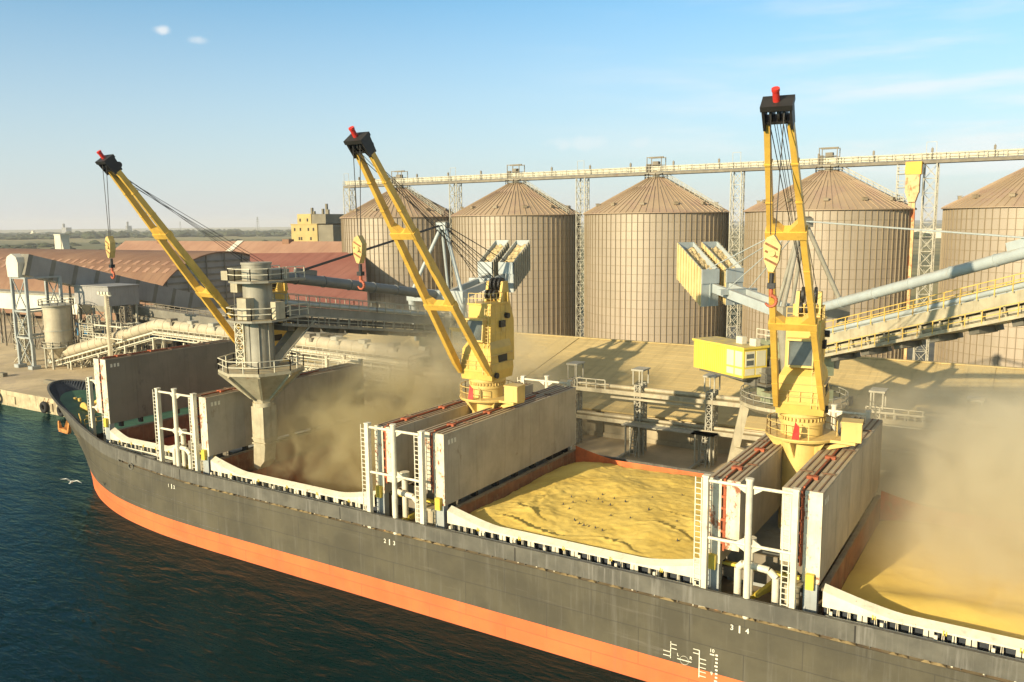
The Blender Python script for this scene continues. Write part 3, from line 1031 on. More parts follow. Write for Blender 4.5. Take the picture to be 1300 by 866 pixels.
def cover_stack(xa, xb, y0, y1, zl, zh, lefthand, label, mat='cover'):
    """Two hatch cover panels folded upright: the outer one hangs lower."""
    s = bpy.data.objects.new('hatch_cover', None)
    col.objects.link(s)
    s.parent = ship
    ORG[s.name] = ORG[ship.name]
    s['label'] = label
    w = (xb - xa - 0.34) / 2
    zo, zi = (zl, zl + 1.1)
    cover_panel(xa, xa + w, y0, y1, zo if lefthand else zi, zh, s, mat)
    cover_panel(xb - w, xb, y0, y1, zi if lefthand else zo, zh, s, mat)
    xm = (xa + xb) / 2
    m = MB()
    m.box(xm - 0.15, xm + 0.15, y0 + 0.35, y1 - 0.35, zi, zh - 0.35)
    m.build('seal_strip', 'cover_dark', s)
    m = MB()
    m.box(xm - 0.08, xm + 0.06, y0 + 0.05, y0 + 0.3, zi - 0.2, zh + 0.02)
    for k in range(6):
        z = zi + (zh - zi) * (k + 0.4) / 6
        m.box(xm - 0.2, xm + 0.24, y0 - 0.06, y0 + 0.1, z, z + 0.16)
    m.tube((xm + 0.1, y0 + 0.02, zi), (xm + 0.1, y0 + 0.02, zh - 0.6), 0.045, 6)
    for f in (0.12, 0.36):
        y = y0 + (y1 - y0) * f
        m.box(xm - 0.35, xm + 0.35, y - 0.2, y + 0.2, zh + 0.0, zh + 0.2)
    m.tube((xm, y0 + 0.4, zh + 0.08), (xm, y1 - 6, zh + 0.08), 0.07, 6)
    m.build('hinge', 'rustred', s)
    m = MB()
    xo = xa + w / 2 if lefthand else xb - w / 2
    m.box(xo - 0.25, xo + 0.25, y0 - 0.40, y0 - 0.08, zl - 0.35, zl + 0.65)
    m.build('lamp_box', 'bright_yellow', s)
    m = MB()
    m.box(xo - 0.42, xo + 0.42, y0 - 0.1, y0 + 0.5, 6.2, zl - 0.02)
    m.prism([(y0 - 0.1, 6.2), (y0 - 0.9, 6.2), (y0 - 0.1, 7.4)], 0, xo - 0.35, xo - 0.25)
    m.build('cover_arm', 'bluegrey', s)
    # steel feet under the panel
    for k in range(7):
        m = MB()
        y = y0 + 1.6 + k * (y1 - y0 - 3) / 6
        m.box(xo - 0.3, xo + 0.3, y - 0.16, y + 0.16, zl - 0.62, zl)
        m.build('cover_foot', 'black', s)
    return s


ORD = ['first', 'second', 'third', 'fourth']
cover_stack(-91.0, -88.7, 54.6, 72.6, 9.3, 16.7, False, 'tall weathered cover of the foremost hold, its grey darkened for shade', 'cover_stained_shade')
cover_stack(XK[0] + 1.7, XK[0] + 4.15, 52.2, 74.6, 8.95, 14.85, False, 'dust covered hatch cover beside the hopper spout')
for k in (1, 2, 3):
    cover_stack(XK[k] - 3.1, XK[k] - 0.95, 52.2, 74.6, 8.95, 14.75, True, 'folded hatch cover standing left of the %s crane' % ('middle', 'tallest', 'aft')[k - 1])
    cover_stack(XK[k] + 1.7, XK[k] + 4.15, 52.2, 74.6, 8.95, 14.85, False, 'folded hatch cover standing right of the %s crane' % ('middle', 'tallest', 'aft')[k - 1])


def portal_frame(xk, y, base, top, side=-1, dx=2.83, mid=True):
    f = bpy.data.objects.new('portal_frame', None)
    col.objects.link(f)
    f.parent = ship
    ORG[f.name] = ORG[ship.name]
    for s in (-1, 1):
        m = MB()
        x = xk + s * dx
        m.box(x - 0.17, x + 0.17, y - 0.2, y + 0.2, base, top)
        m.box(x - 0.22, x + 0.22, y - 0.24, y + 0.24, top + 0.002, top + 0.1)
        m.build('post', 'white', f)
        l = MB()
        l.ladder((x - 0.5, y - 0.05, base), (x - 0.5, y - 0.05, top - 0.1), 0.42, 0.36, (1, 0, 0), 0.032)
        for k in range(4):
            z = base + (top - base) * (k + 0.6) / 4
            l.beam((x - 0.4, y, z), (x - 0.15, y, z), 0.06)
        l.build('ladder', 'white', f)
    z1, z2 = top - 0.25, base + (top - base) * 0.545
    for z in (z1, z2):
        m = MB()
        for a, b in ((-dx + 0.18, -0.2), (0.2, dx - 0.18)):
            m.tube((xk + a, y, z), (xk + b, y, z), 0.115, 8)
        for s in (-1, 1):
            m.prism([(xk + s * 0.26, z - 0.45), (xk + s * 0.95, z), (xk + s * 0.26, z + (0.45 if z == z2 else 0.12))], 1, y - 0.05, y + 0.05)
        m.box(xk - 0.24, xk + 0.24, y - 0.06, y + 0.06, z - 0.1, z + 0.1)
        m.build('cross_bar', 'white', f)
    if mid:
        m = MB()
        m.tube((xk, y + side * 0.12, base), (xk, y + side * 0.12, top + 0.2), 0.215, 14)
        m.tube((xk, y + side * 0.12, top + 0.2), (xk, y + side * 0.12, top + 0.34), 0.27, 14)
        m.build('vent_post', 'white', f)
    return f


for k in range(4):
    portal_frame(XK[k], 51.0 if k else 51.75, 6.2, 15.15)
    portal_frame(XK[k], 75.8, 6.2, 15.15, 1)
portal_frame(-93.1, 56.0, 6.2, 13.9, -1, 1.4, False)
portal_frame(-93.3, 71.8, 6.2, 13.9, 1, 1.4, False)

# cross-deck gear between the frames
for k in range(4):
    x = XK[k]
    m = MB()
    for dx, z in ((-1.4, 8.35), (0.35, 8.35)):
        pass
    m.path([(x - 0.9, 51.9, 6.2), (x - 0.9, 51.9, 9.1), (x - 0.55, 51.9, 9.45), (x + 1.1, 51.9, 9.3), (x + 1.55, 51.9, 8.9), (x + 1.55, 51.9, 6.2)], 0.24, 10)
    m.tube((x - 0.35, 52.6, 6.2), (x - 0.35, 52.6, 10.6), 0.26, 10)
    m.tube((x - 0.35, 52.6, 10.6), (x - 0.35, 52.6, 11.0), 0.42, 10)
    m.tube((x - 2.4, 51.9, 6.6), (x + 2.4, 51.9, 6.6), 0.13, 8)
    m.build('vent_pipe', 'white', ship)
    m = MB()
    m.tube((x + 2.2, 53.2, 6.2), (x + 2.2, 53.2, 8.1), 0.62, 14)
    m.tube((x + 2.2, 53.2, 8.1), (x + 2.2, 53.2, 8.3), 0.75, 14)
    m.beam((x + 1.2, 55.0, 8.9), (x + 2.6, 53.0, 9.9), 0.55, 0.5)
    m.build('vent_drum', 'loader_cream', ship)
    m = MB()
    m.beam((x + 0.2, 52.4, 7.2), (x + 1.5, 56, 8.0), 0.28, 0.28)
    m.beam((x - 0.4, 52.2, 6.9), (x + 1.2, 55, 7.3), 0.28, 0.28)
    m.box(x - 2.8, x + 2.6, 53.6, 53.9, 8.35, 8.55)
    m.build('grain_dusted_beam', 'bright_yellow', ship, label='yellow beam lying on the cross deck')
    m = MB()
    for q in range(9):
        bx, by = x + rnd.uniform(-2.5, 2.5), rnd.uniform(50.98, 51.6) + (0 if k else 1.3)
        r = rnd.uniform(0.12, 0.26)
        m.tube((bx, by, 6.2), (bx, by, 6.2 + rnd.uniform(0.4, 0.9)), r, 8)
        m.tube((bx - 0.25, by, 6.75), (bx + 0.25, by, 6.75), r * 0.7, 8)
    m.build('valve', 'rust_orange', ship)
    m = MB()
    m.box(x - 2.9, x + 2.9, 56.0, 72, 6.25, 8.3)
    m.build('deck_house', 'bluegrey', ship)
    m = MB()
    m.box(x - 3.2, x + 3.2, 55.2, 55.35, 8.0, 8.9)
    m.box(x - 3.2, x + 3.2, 54.4, 54.5, 7.2, 7.9)
    m.build('deck_girder', 'steel_dark', ship)

# shell markings: hold numbers, load line mark, draught scale
for k, body in enumerate(('1', '2', '3')):
    y = YC - 12.79 if k else hull_pt(min(range(NS), key=lambda j: abs(hull_pt(j, 5.4, -1)[0] + 73)), 5.4, -1)[1] - 0.05
    rz = 0.0
    x = (-73.0, -44.1, -14.9)[k]
    for dx, tx in ((-0.5, body), (0.5, str(int(body) + 1))):
        yd = y if k else min(hull_pt(j, z_, -1)[1] for j in range(NS) for z_ in (5.2, 5.8) if abs(hull_pt(j, z_, -1)[0] - (x + dx)) < 0.9) - 0.03
        text_part('hold_number', tx, 0.5, (x + dx, yd, 5.5), 'mark', ship)
    m = MB()
    m.box(x - 0.05, x + 0.05, y - 0.006, y + 0.01, 5.25, 5.75)
    m.build('bulkhead_mark', 'mark', ship)
yy = YC - 12.79
m = MB()
cx_, cz_ = -18.55, 2.35
for k in range(24):
    t0, t1 = 2 * math.pi * k / 24, 2 * math.pi * (k + 1) / 24
    m.beam((cx_ + 0.3 * math.cos(t0), yy, cz_ + 0.3 * math.sin(t0)), (cx_ + 0.3 * math.cos(t1), yy, cz_ + 0.3 * math.sin(t1)), 0.012, 0.05, up=(0, -1, 0))
m.box(cx_ - 0.5, cx_ + 0.5, yy - 0.006, yy + 0.006, cz_ - 0.03, cz_ + 0.03)
m.box(cx_ + 1.0, cx_ + 1.06, yy - 0.006, yy + 0.006, cz_ - 0.9, cz_ + 1.0)
for z in (-0.8, -0.5, -0.2, 0.1, 0.4):
    m.box(cx_ + 1.06, cx_ + 1.5, yy - 0.006, yy + 0.006, cz_ + z, cz_ + z + 0.05)
for z in (0.7, 0.97):
    m.box(cx_ + 0.6, cx_ + 1.0, yy - 0.006, yy + 0.006, cz_ + z, cz_ + z + 0.05)
m.box(cx_ - 1.0, cx_ - 0.95, yy - 0.006, yy + 0.006, cz_ - 0.1, cz_ + 1.1)
for z in (0.0, 0.3, 0.6, 0.9):
    m.box(cx_ - 1.5 + 0.5 * (z > 0.4), cx_ - 0.95 + 0.4 * (z > 0.4), yy - 0.006, yy + 0.006, cz_ + z, cz_ + z + 0.05)
m.build('load_line_mark', 'mark', ship)
text_part('load_line_letter', 'L', 0.30, (cx_ - 0.45, yy, cz_ + 0.28), 'mark', ship)
text_part('load_line_letter', 'R', 0.30, (cx_ + 0.45, yy, cz_ + 0.28), 'mark', ship)
m = MB()
xd = -16.35
for k in range(12):
    z = 0.4 + k * 0.26
    m.box(xd - 0.08 - 0.05 * (k % 4 == 0), xd + 0.08, yy - 0.006, yy + 0.006, z, z + 0.12)
m.box(xd - 0.45, xd - 0.15, yy - 0.006, yy + 0.006, 3.25, 3.33)
m.build('draught_scale', 'mark', ship)
text_part('draught_number', '9', 0.34, (xd - 0.32, yy, 1.95), 'mark', ship)
text_part('draught_number', '10', 0.34, (xd - 0.32, yy, 3.55), 'mark', ship)

# ------------------------------------------------------------------ grain in the holds


def grain_heap(name, x0, x1, y0, y1, f, label, nx=110, ny=110):
    m = MB()
    vs_ = []
    for j in range(ny + 1):
        for i in range(nx + 1):
            x, y = x0 + (x1 - x0) * i / nx, y0 + (y1 - y0) * j / ny
            vs_.append((x, y, f(x, y)))
    fs = [(j * (nx + 1) + i, j * (nx + 1) + i + 1, (j + 1) * (nx + 1) + i + 1, (j + 1) * (nx + 1) + i) for j in range(ny) for i in range(nx)]
    m.add(vs_, fs, 0, True)
    return tag(m.build(name, 'grain'), label, 'grain heap', 'grain heaps in the holds')


def fbm(x, y, s, o=4):
    return mnoise.fractal(Vector((x * s, y * s, 3.7)), 1.0, 2.1, o)


def furrow(x, y):
    """Raked furrows running along the ship with steep little faces."""
    w = y + 1.5 * fbm(x, y, 0.13, 4) + 0.10 * (x + 28)
    a = 0.0
    for yf, d, xa, xb in ((54.6, 0.42, -37, -29), (55.2, 0.34, -28, -23), (56.9, 0.34, -37.5, -32), (58.8, 0.30, -26, -20), (62.5, 0.22, -26, -21), (66.4, 0.2, -24, -19)):
        if xa < x < xb:
            e = min(x - xa, xb - x, 2.0) / 2.0
            u = (w - yf)
            a -= e * d * 0.55 * (math.exp(-max(0, u) / 0.9) if u > 0 else -0.8 * math.exp(u / 0.25))
    return a


def z3(x, y):
    e = min(x - -39.2, -17.9 - x, 99)
    z = 7.75 + 0.22 * fbm(x, y, 0.11) + 0.07 * fbm(x, y, 0.5)
    z += 0.45 * math.exp(-((x + 25) ** 2 / 60 + (y - 66) ** 2 / 50))
    z -= 0.45 * math.exp(-max(0, x + 39.2) / 1.3)
    z -= 0.30 * math.exp(-max(0, 74.1 - y) / 1.2)
    z -= 0.15 * math.exp(-max(0, y - 52.7) / 0.8)
    if x < -33.5:      # crumbling face at the left
        z += 0.25 * math.exp(-((x + 35.3) ** 2) / 1.2) * max(0, fbm(x * 3, y, 0.6) + 0.6) * math.exp(-((y - 61) ** 2) / 8)
    for cx_, cy_, r_, h_ in ((-34.5, 57.2, 2.6, 0.35), (-31.2, 66.5, 3.4, 0.4), (-24.5, 58.5, 3.0, 0.3), (-21.5, 70.0, 3.6, 0.42), (-27.5, 71.0, 2.8, 0.3), (-20.5, 61.5, 2.2, 0.3), (-36.5, 70.5, 2.4, 0.35)):
        q = math.hypot(x - cx_, y - cy_) + 0.5 * fbm(x, y, 0.6)
        if q < r_:
            z += h_ * (1 - q / r_)
    return z + furrow(x, y) + 0.06 * abs(fbm(x, y, 0.9)) + 0.04 * fbm(x, y, 1.7) + 0.03 * fbm(y, x, 3.3)


grain_heap('grain_heap', -39.18, -17.92, 52.72, 74.08, z3, 'golden grain filling the open hold between the two right cranes', 150, 150)


def z4(x, y):
    z = 6.6 + 1.3 * math.exp(-((x - 6) ** 2 / 70 + (y - 62) ** 2 / 60)) + 0.20 * fbm(x, y, 0.12) + 0.06 * fbm(x, y, 0.6)
    z += 0.5 * math.exp(-((y - 57.0) / 1.8) ** 2) * min(1, max(0, (x + 10) / 3))
    z -= 0.3 * math.exp(-max(0, x + 10.2) / 1.2)
    z -= 0.5 * math.exp(-max(0, y - 52.7) / 1.0)
    return z


grain_heap('grain_heap', -10.18, 11.08, 52.72, 74.08, z4, 'dust veiled grain in the hold at the right edge')


def z2(x, y):
    t = min(1, max(0, (x + 64) / 17))
    z = 1.2 + 5.2 * t ** 0.8 + 0.25 * fbm(x, y, 0.12) - 0.04 * (y - 52.7)
    return z


grain_heap('grain_heap', -68.18, -46.92, 52.72, 74.08, z2, 'half filled grain heap under the pouring hopper spout')

# pigeons feeding on the grain
pm = MB()
pm.lathe(0, 0, [(0.0, 0.06), (0.07, 0.09), (0.11, 0.15), (0.09, 0.22), (0.05, 0.27), (0.045, 0.31), (0.05, 0.34), (0.0, 0.39)], 8, caps=False)
pm.add([(-0.04, 0.06, 0.14), (0.04, 0.06, 0.14), (0.05, 0.28, 0.10), (-0.05, 0.28, 0.10), (0, 0.08, 0.19)], [(0, 1, 2, 3), (0, 4, 1), (1, 4, 2), (2, 4, 3), (3, 4, 0)])
pm.add([(0, -0.045, 0.345), (0.015, -0.04, 0.33), (-0.015, -0.04, 0.33), (0, -0.09, 0.325)], [(0, 1, 3), (1, 2, 3), (2, 0, 3)])
pig = pm.build('pigeon', 'pigeon')
tag(pig, 'small dark pigeon feeding on the golden grain', 'pigeon', 'pigeons on the grain')
spots = [(-31.5, 61.5), (-30.8, 62.4), (-30.2, 61.9), (-31.0, 63.6), (-29.6, 63.0), (-29.1, 61.2), (-32.3, 60.6), (-31.9, 59.2), (-28.2, 62.2), (-28.0, 59.0), (-24.9, 66.6), (-20.3, 63.3),
         (-29.7, 56.8), (-29.2, 56.6), (-28.8, 56.7), (-28.1, 56.4), (-30.4, 57.3), (-27.4, 56.2), (-32.9, 60.0), (-26.4, 59.2), (-25.8, 61.5), (-33.2, 62.0), (-21.6, 57.0), (-23.0, 60.5), (-22.2, 68.2), (-26.8, 64.6)]
for k, (x, y) in enumerate(spots):
    o = pig if k == 0 else pig.copy()
    if k:
        col.objects.link(o)
    o.location = (x, y, z3(x, y) - 0.03)
    o.rotation_euler.z = rnd.uniform(0, 6.28)
    s = rnd.uniform(0.5, 0.75)
    o.scale = (s, s, s)

# ------------------------------------------------------------------ deck cranes
def make_crane(loc, slew, label):
    c = thing('deck_crane', loc, label, 'crane', 'yellow deck cranes on the ship', slew)
    Z0 = loc[2]

    def B(m, name, mat, parent=c, **k):
        m.v = [(x, y, z - Z0) for x, y, z in m.v]
        return m.build(name, mat, parent, local=True, **k)
    m = MB()
    m.lathe(0, 0, [(1.45, 6.2), (1.45, 15.5)], 32)
    m.lathe(0, 0, [(1.7, 6.2), (1.7, 6.9)], 32)
    for k in range(6):
        t = k * math.pi / 3 + 0.3
        a = Vector((math.cos(t), math.sin(t), 0))
        m.add([tuple(a * 1.4 + Vector((0, 0, 14.0))), tuple(a * 2.5 + Vector((0, 0, 15.5))), tuple(a * 1.4 + Vector((0, 0, 15.5))),
               tuple(a * 1.4 + Vector((-a.y * 0.06, a.x * 0.06, 14.0))), tuple(a * 2.5 + Vector((-a.y * 0.06, a.x * 0.06, 15.5))), tuple(a * 1.4 + Vector((-a.y * 0.06, a.x * 0.06, 15.5)))],
              [(0, 1, 2), (5, 4, 3), (0, 3, 4, 1), (1, 4, 5, 2)])
    B(m, 'pedestal', 'yellow_pale')
    m = MB()
    m.lathe(0, 0, [(2.55, 15.5), (2.62, 15.66), (2.62, 15.74)], 40)
    m.beam((1.8, -0.6, 15.62), (4.0, -1.0, 15.62), 1.5, 0.2)
    m.beam((1.2, -0.5, 14.7), (3.6, -1.0, 15.5), 0.25, 0.3)
    pf = B(m, 'platform', 'yellow_pale')
    m = MB()
    ring = [(2.5 * math.cos(t), 2.5 * math.sin(t), 15.74) for t in [2 * math.pi * k / 20 for k in range(21)]]
    m.rail(ring[0:17], 1.05, 1.0, 0.025)
    B(m, 'railing', 'yellow_pale', pf)
    m = MB()
    m.box(2.9, 4.25, -1.7, -0.35, 15.74, 17.1)
    m.box(2.85, 4.30, -1.75, -0.30, 17.1, 17.2)
    m.box(3.3, 3.9, -1.72, -1.70, 16.0, 16.9)
    B(m, 'machine_box', 'yellow_pale')
    m = MB()
    m.lathe(0, 0, [(1.50, 15.74), (1.50, 16.6), (1.62, 16.6), (1.62, 16.85), (1.5, 16.85), (1.5, 17.2), (1.72, 17.2), (1.72, 17.45)], 40)
    for k in range(36):
        t = 2 * math.pi * k / 36
        m.tube((1.66 * math.cos(t), 1.66 * math.sin(t), 16.86), (1.66 * math.cos(t), 1.66 * math.sin(t), 17.12), 0.05, 6)
    B(m, 'slewing_ring', 'yellow_pale')
    m = MB()
    # flaring lower housing and the tall narrow upper housing
    sec = lambda x, y0, y1, z: [(-x, y0, z), (x, y0, z), (x, y1, z), (-x, y1, z)]
    prof = [(1.65, -1.75, 1.7, 17.45), (1.72, -1.85, 1.85, 18.3), (1.50, -1.75, 1.9, 20.3), (1.2, -1.25, 1.9, 20.9), (1.2, -1.1, 1.9, 24.2)]
    for a, b in zip(prof[:-1], prof[1:]):
        va, vb = sec(*a), sec(*b)
        m.add(va + vb, [(0, 1, 5, 4), (1, 2, 6, 5), (2, 3, 7, 6), (3, 0, 4, 7)])
    m.add(sec(*prof[0]), [(3, 2, 1, 0)])
    m.add(sec(*prof[-1]), [(0, 1, 2, 3)])
    # rear machinery housing, sloping at the top
    m.prism([(1.9, 18.2), (2.9, 18.8), (2.9, 22.6), (1.9, 25.2)], 0, -1.15, 1.15)
    m.box(-1.3, 1.3, -1.2, 2.0, 24.2, 24.34)
    m.box(-1.78, 1.78, -1.92, -1.86, 18.2, 18.42)
    m.prism([(1.0, 24.34), (2.6, 24.34), (2.3, 26.2), (1.5, 26.2)], 0, -0.9, -0.65)
    m.prism([(1.0, 24.34), (2.6, 24.34), (2.3, 26.2), (1.5, 26.2)], 0, 0.65, 0.9)
    body = B(m, 'crane_house', 'yellow_house')
    m = MB()
    for z in (18.9, 19.7):
        m.box(-1.74, 1.74, -1.9, 1.92, z, z + 0.035)
    for z in (21.6, 22.5, 23.4):
        m.box(-1.22, 1.22, -1.12, 1.92, z, z + 0.03)
    for y in (-0.4, 0.5, 1.3):
        m.box(1.2, 1.225, y, y + 0.03, 20.95, 24.15)
        m.box(-1.225, -1.2, y, y + 0.03, 20.95, 24.15)
    B(m, 'weld_strip', 'yellow_pale', body)
    m = MB()
    m.box(1.2, 1.24, 0.62, 1.25, 21.7, 23.3)
    m.box(1.24, 1.26, 0.7, 1.17, 22.5, 23.1)
    B(m, 'access_door', 'yellow_pale', body)
    m = MB()
    m.box(1.6, 1.64, -0.6, 0.9, 18.95, 19.65)
    for k in range(6):
        m.box(1.64, 1.67, -0.55, 0.85, 19.0 + k * 0.1, 19.05 + k * 0.1)
    B(m, 'louvre', 'black', body)
    m = MB()
    m.box(-0.95, 0.85, -2.0, -1.22, 20.95, 21.12)
    m.prism([(-1.24, 21.12), (-2.05, 21.12), (-1.85, 22.9), (-1.24, 22.9)], 0, -0.95, -0.86)
    m.prism([(-1.24, 21.12), (-2.05, 21.12), (-1.85, 22.9), (-1.24, 22.9)], 0, 0.76, 0.85)
    m.prism([(-1.24, 22.9), (-2.1, 22.9), (-2.1, 23.05), (-1.24, 23.05)], 0, -1.05, 0.95)
    cab = B(m, 'operator_cab', 'yellow_pale')
    m = MB()
    m.prism([(-1.3, 21.13), (-1.98, 21.13), (-1.78, 22.88), (-1.3, 22.88)], 0, -0.85, 0.75)
    B(m, 'cab_window', 'glass', cab)
    m = MB()
    m.ladder((1.0, -1.95, 18.0), (0.95, -1.35, 24.2), 0.42, 0.32, (1, 0, 0), 0.025)
    B(m, 'ladder', 'yellow_pale')
    m = MB()
    m.rail([(-1.2, -1.1, 24.34), (1.2, -1.1, 24.34), (1.2, 0.9, 24.34)], 0.9, 0.8, 0.025)
    m.rail([(-1.7, -2.0, 18.42), (1.7, -2.0, 18.42)], 0.8, 0.8, 0.022)
    B(m, 'house_railing', 'yellow_pale')
    m = MB()
    for x in (-0.45, 0.0, 0.45):
        m.tube((x - 0.09, 1.9, 25.9), (x + 0.09, 1.9, 25.9), 0.62, 18)
        m.tube((x - 0.09, 0.9, 25.0), (x + 0.09, 0.9, 25.0), 0.45, 18)
    B(m, 'sheave', 'black')
    m = MB()
    m.tube((1.15, 1.3, 23.1), (1.6, 1.3, 23.1), 0.26, 12)
    B(m, 'floodlight', 'black')
    m = MB()
    m.box(1.2, 1.45, 0.2, 1.0, 22.1, 22.7)
    B(m, 'air_vent', 'black')
    m = MB()
    m.tube((1.72, -1.2, 17.9), (1.92, -1.2, 17.9), 0.28, 12)
    B(m, 'jib_hinge', 'black')
    m = MB()
    m.add([(-0.35, -2.7, 15.8), (0.15, -2.62, 15.8), (0.15, -2.60, 16.7), (-0.15, -2.66, 17.1)], [(0, 1, 2, 3)])
    m.v = [p for p in m.v] + [(x, y + 0.05, z) for x, y, z in m.v]
    m.f += [(7, 6, 5, 4), (0, 4, 5, 1), (2, 6, 7, 3), (1, 5, 6, 2), (3, 7, 4, 0)]
    m.mi += [0] * 5
    m.sm += [False] * 5
    B(m, 'red_plate', 'redlamp')
    # jib: two box legs closing towards the head, tied by two cross beams
    F, T = Vector((0, -2.0, 18.1)), Vector((0, -16.0, 36.8))
    d = (T - F).normalized()
    nrm = Vector((1, 0, 0)).cross(d)
    hw = lambda f: 1.62 + (0.62 - 1.62) * f
    P = lambda f, s: F.lerp(T, f) + Vector((s * hw(f), 0, 0))
    m = MB()
    for s in (-1, 1):
        st = [(0.0, 0.30, 0.34), (0.06, 0.38, 0.66), (0.5, 0.38, 0.68), (1.0, 0.32, 0.48)]
        for (a, w, h), (b, w2, h2) in zip(st[:-1], st[1:]):
            m.beam(P(a, s), P(b, s), w, h, up=nrm, w2=w2, h2=h2)
    for s in (-1, 1):
        for k in range(1, 9):
            f = k / 9
            c0 = P(f, s)
            m.beam(c0 - d * 0.05, c0 + d * 0.05, 0.41, 0.70 - 0.16 * max(0, f - 0.5), up=nrm)
    jib = B(m, 'jib', 'yellow')
    for f in (0.352, 0.675):
        m = MB()
        c0 = F.lerp(T, f)
        w = hw(f)
        m.beam(c0 + Vector((-w - 0.28, 0, 0)), c0 + Vector((w + 0.25, 0, 0)), 0.56, 0.74, up=nrm)
        for s in (-1, 1):     # gusset corners
            for q in (1,):
                a = c0 + Vector((s * (w - 0.2), 0, 0))
                v0, v1, v2 = a + d * q * 0.27, a + d * q * 0.95, a + d * q * 0.27 - Vector((s * 0.6, 0, 0))
                m.add([v0 + nrm * 0.3, v1 + nrm * 0.3, v2 + nrm * 0.3, v0 - nrm * 0.3, v1 - nrm * 0.3, v2 - nrm * 0.3],
                      [(0, 1, 2), (5, 4, 3), (0, 3, 4, 1), (1, 4, 5, 2), (2, 5, 3, 0)])
        B(m, 'cross_beam', 'yellow', jib)
    m = MB()
    H0 = T - d * 0.2
    for s in (-1, 1):
        a = H0 + Vector((s * 0.72, 0, 0))
        m.beam(a - d * 0.1, a + d * 1.32, 0.14, 0.85, up=nrm, h2=1.05)
    m.beam(H0 + d * 1.30 + Vector((-0.84, 0, 0)), H0 + d * 1.30 + Vector((0.84, 0, 0)), 0.30, 1.15, up=nrm)
    m.beam(H0 + d * 1.0 + Vector((-0.7, 0, 0)), H0 + d * 1.0 + Vector((0.7, 0, 0)), 0.35, 0.12, up=nrm)
    for x in (-0.35, 0.05, 0.35):
        m.tube(H0 + d * 0.75 + Vector((x - 0.07, 0, 0)), H0 + d * 0.75 + Vector((x + 0.07, 0, 0)), 0.44, 14)
        m.tube(H0 + d * 0.3 - nrm * 0.6 + Vector((x - 0.06, 0, 0)), H0 + d * 0.3 - nrm * 0.6 + Vector((x + 0.06, 0, 0)), 0.3, 12)
    m.beam(H0 + d * 0.3 - nrm * 0.1 + Vector((-0.7, 0, 0)), H0 + d * 0.3 - nrm * 0.1 + Vector((0.7, 0, 0)), 0.12, 0.9, up=nrm)
    head = B(m, 'jib_head', 'black', jib)
    m = MB()
    a = H0 + d * 1.42 + Vector((-0.05, 0, 0))
    m.tube(a, a + d * 0.62, 0.19, 10)
    m.tube(a + d * 0.62, a + d * 0.78, 0.22, 10)
    B(m, 'warning_lamp', 'redlamp', jib)
    # ropes
    m = MB()
    for x, o, yy, zz, r in ((-0.42, 0.50, 1.9, 26.5, 0.028), (0.42, 0.50, 1.9, 26.5, 0.028), (-0.22, 0.30, 1.5, 25.7, 0.022), (0.25, 0.30, 1.5, 25.7, 0.022), (0.05, 0.10, 0.9, 25.4, 0.022)):
        m.tube(H0 + d * 0.6 + nrm * o + Vector((x, 0, 0)), Vector((x * 1.1, yy, zz)), r, 5)
    m.tube(H0 + d * 0.3 + nrm * -0.1 + Vector((-0.15, 0, 0)), Vector((-0.2, 2.4, 24.9)), 0.018, 5)
    B(m, 'luffing_rope', 'rope')
    hk = H0 + d * 0.75
    m = MB()
    m.tube((-0.32, hk.y - 0.45, hk.z), (-0.12, hk.y - 0.45, 30.7), 0.03, 5)
    m.tube((0.38, hk.y - 0.45, hk.z), (0.12, hk.y - 0.45, 30.7), 0.03, 5)
    B(m, 'hoist_rope', 'rope')
    m = MB()
    y = hk.y - 0.45
    m.prism([(-0.28, 30.55), (0.08, 30.7), (0.46, 30.1), (0.38, 29.3), (0.10, 28.65), (-0.15, 28.7), (-0.40, 29.3), (-0.46, 30.15)], 1, y - 0.26, y + 0.26)
    m.tube((0, y - 0.34, 29.7), (0, y + 0.34, 29.7), 0.2, 12)
    hb = B(m, 'hook_block', 'yellow_hook')
    m = MB()
    for k in range(3):
        z = 29.25 + 0.42 * k
        m.beam((-0.36, y - 0.268, z + 0.16), (0.32, y - 0.268, z - 0.20), 0.012, 0.12, up=(0, 0, 1))
    B(m, 'hook_stripe', 'rust', hb)
    m = MB()
    m.tube((0, y, 28.6), (0, y, 27.9), 0.13, 8)
    m.box(-0.2, 0.2, y - 0.2, y + 0.2, 27.75, 28.05)
    B(m, 'swivel', 'black', hb)
    m = MB()
    m.tube((0, y, 27.8), (0, y, 27.3), 0.12, 8)
    pts = [Vector((0.30 * math.sin(t), y, 27.05 + 0.30 * math.cos(t))) for t in [0.1 + 4.3 * k / 10 for k in range(11)]]
    for k in range(10):
        m.tube(pts[k], pts[k + 1], 0.12 - 0.006 * k, 7)
    B(m, 'hook', 'orange_hook', hb)
    return c


CZ = 6.2
crane = make_crane((-42.75, YC, CZ), R(0.5), 'middle yellow ship crane with its jib leaning left across the silos')
copy_thing(crane, (-14.45, YC, CZ), R(6.5), 'tallest looking yellow ship crane, at the right beside the yellow cabin')
copy_thing(crane, (-72.2, YC, CZ), R(-5.0), 'yellow ship crane half hidden behind the grey hopper column')
copy_thing(crane, (14.55, YC, CZ), R(4.0), 'yellow ship crane beyond the right edge of the photo')

# ------------------------------------------------------------------ ship loaders on the quay


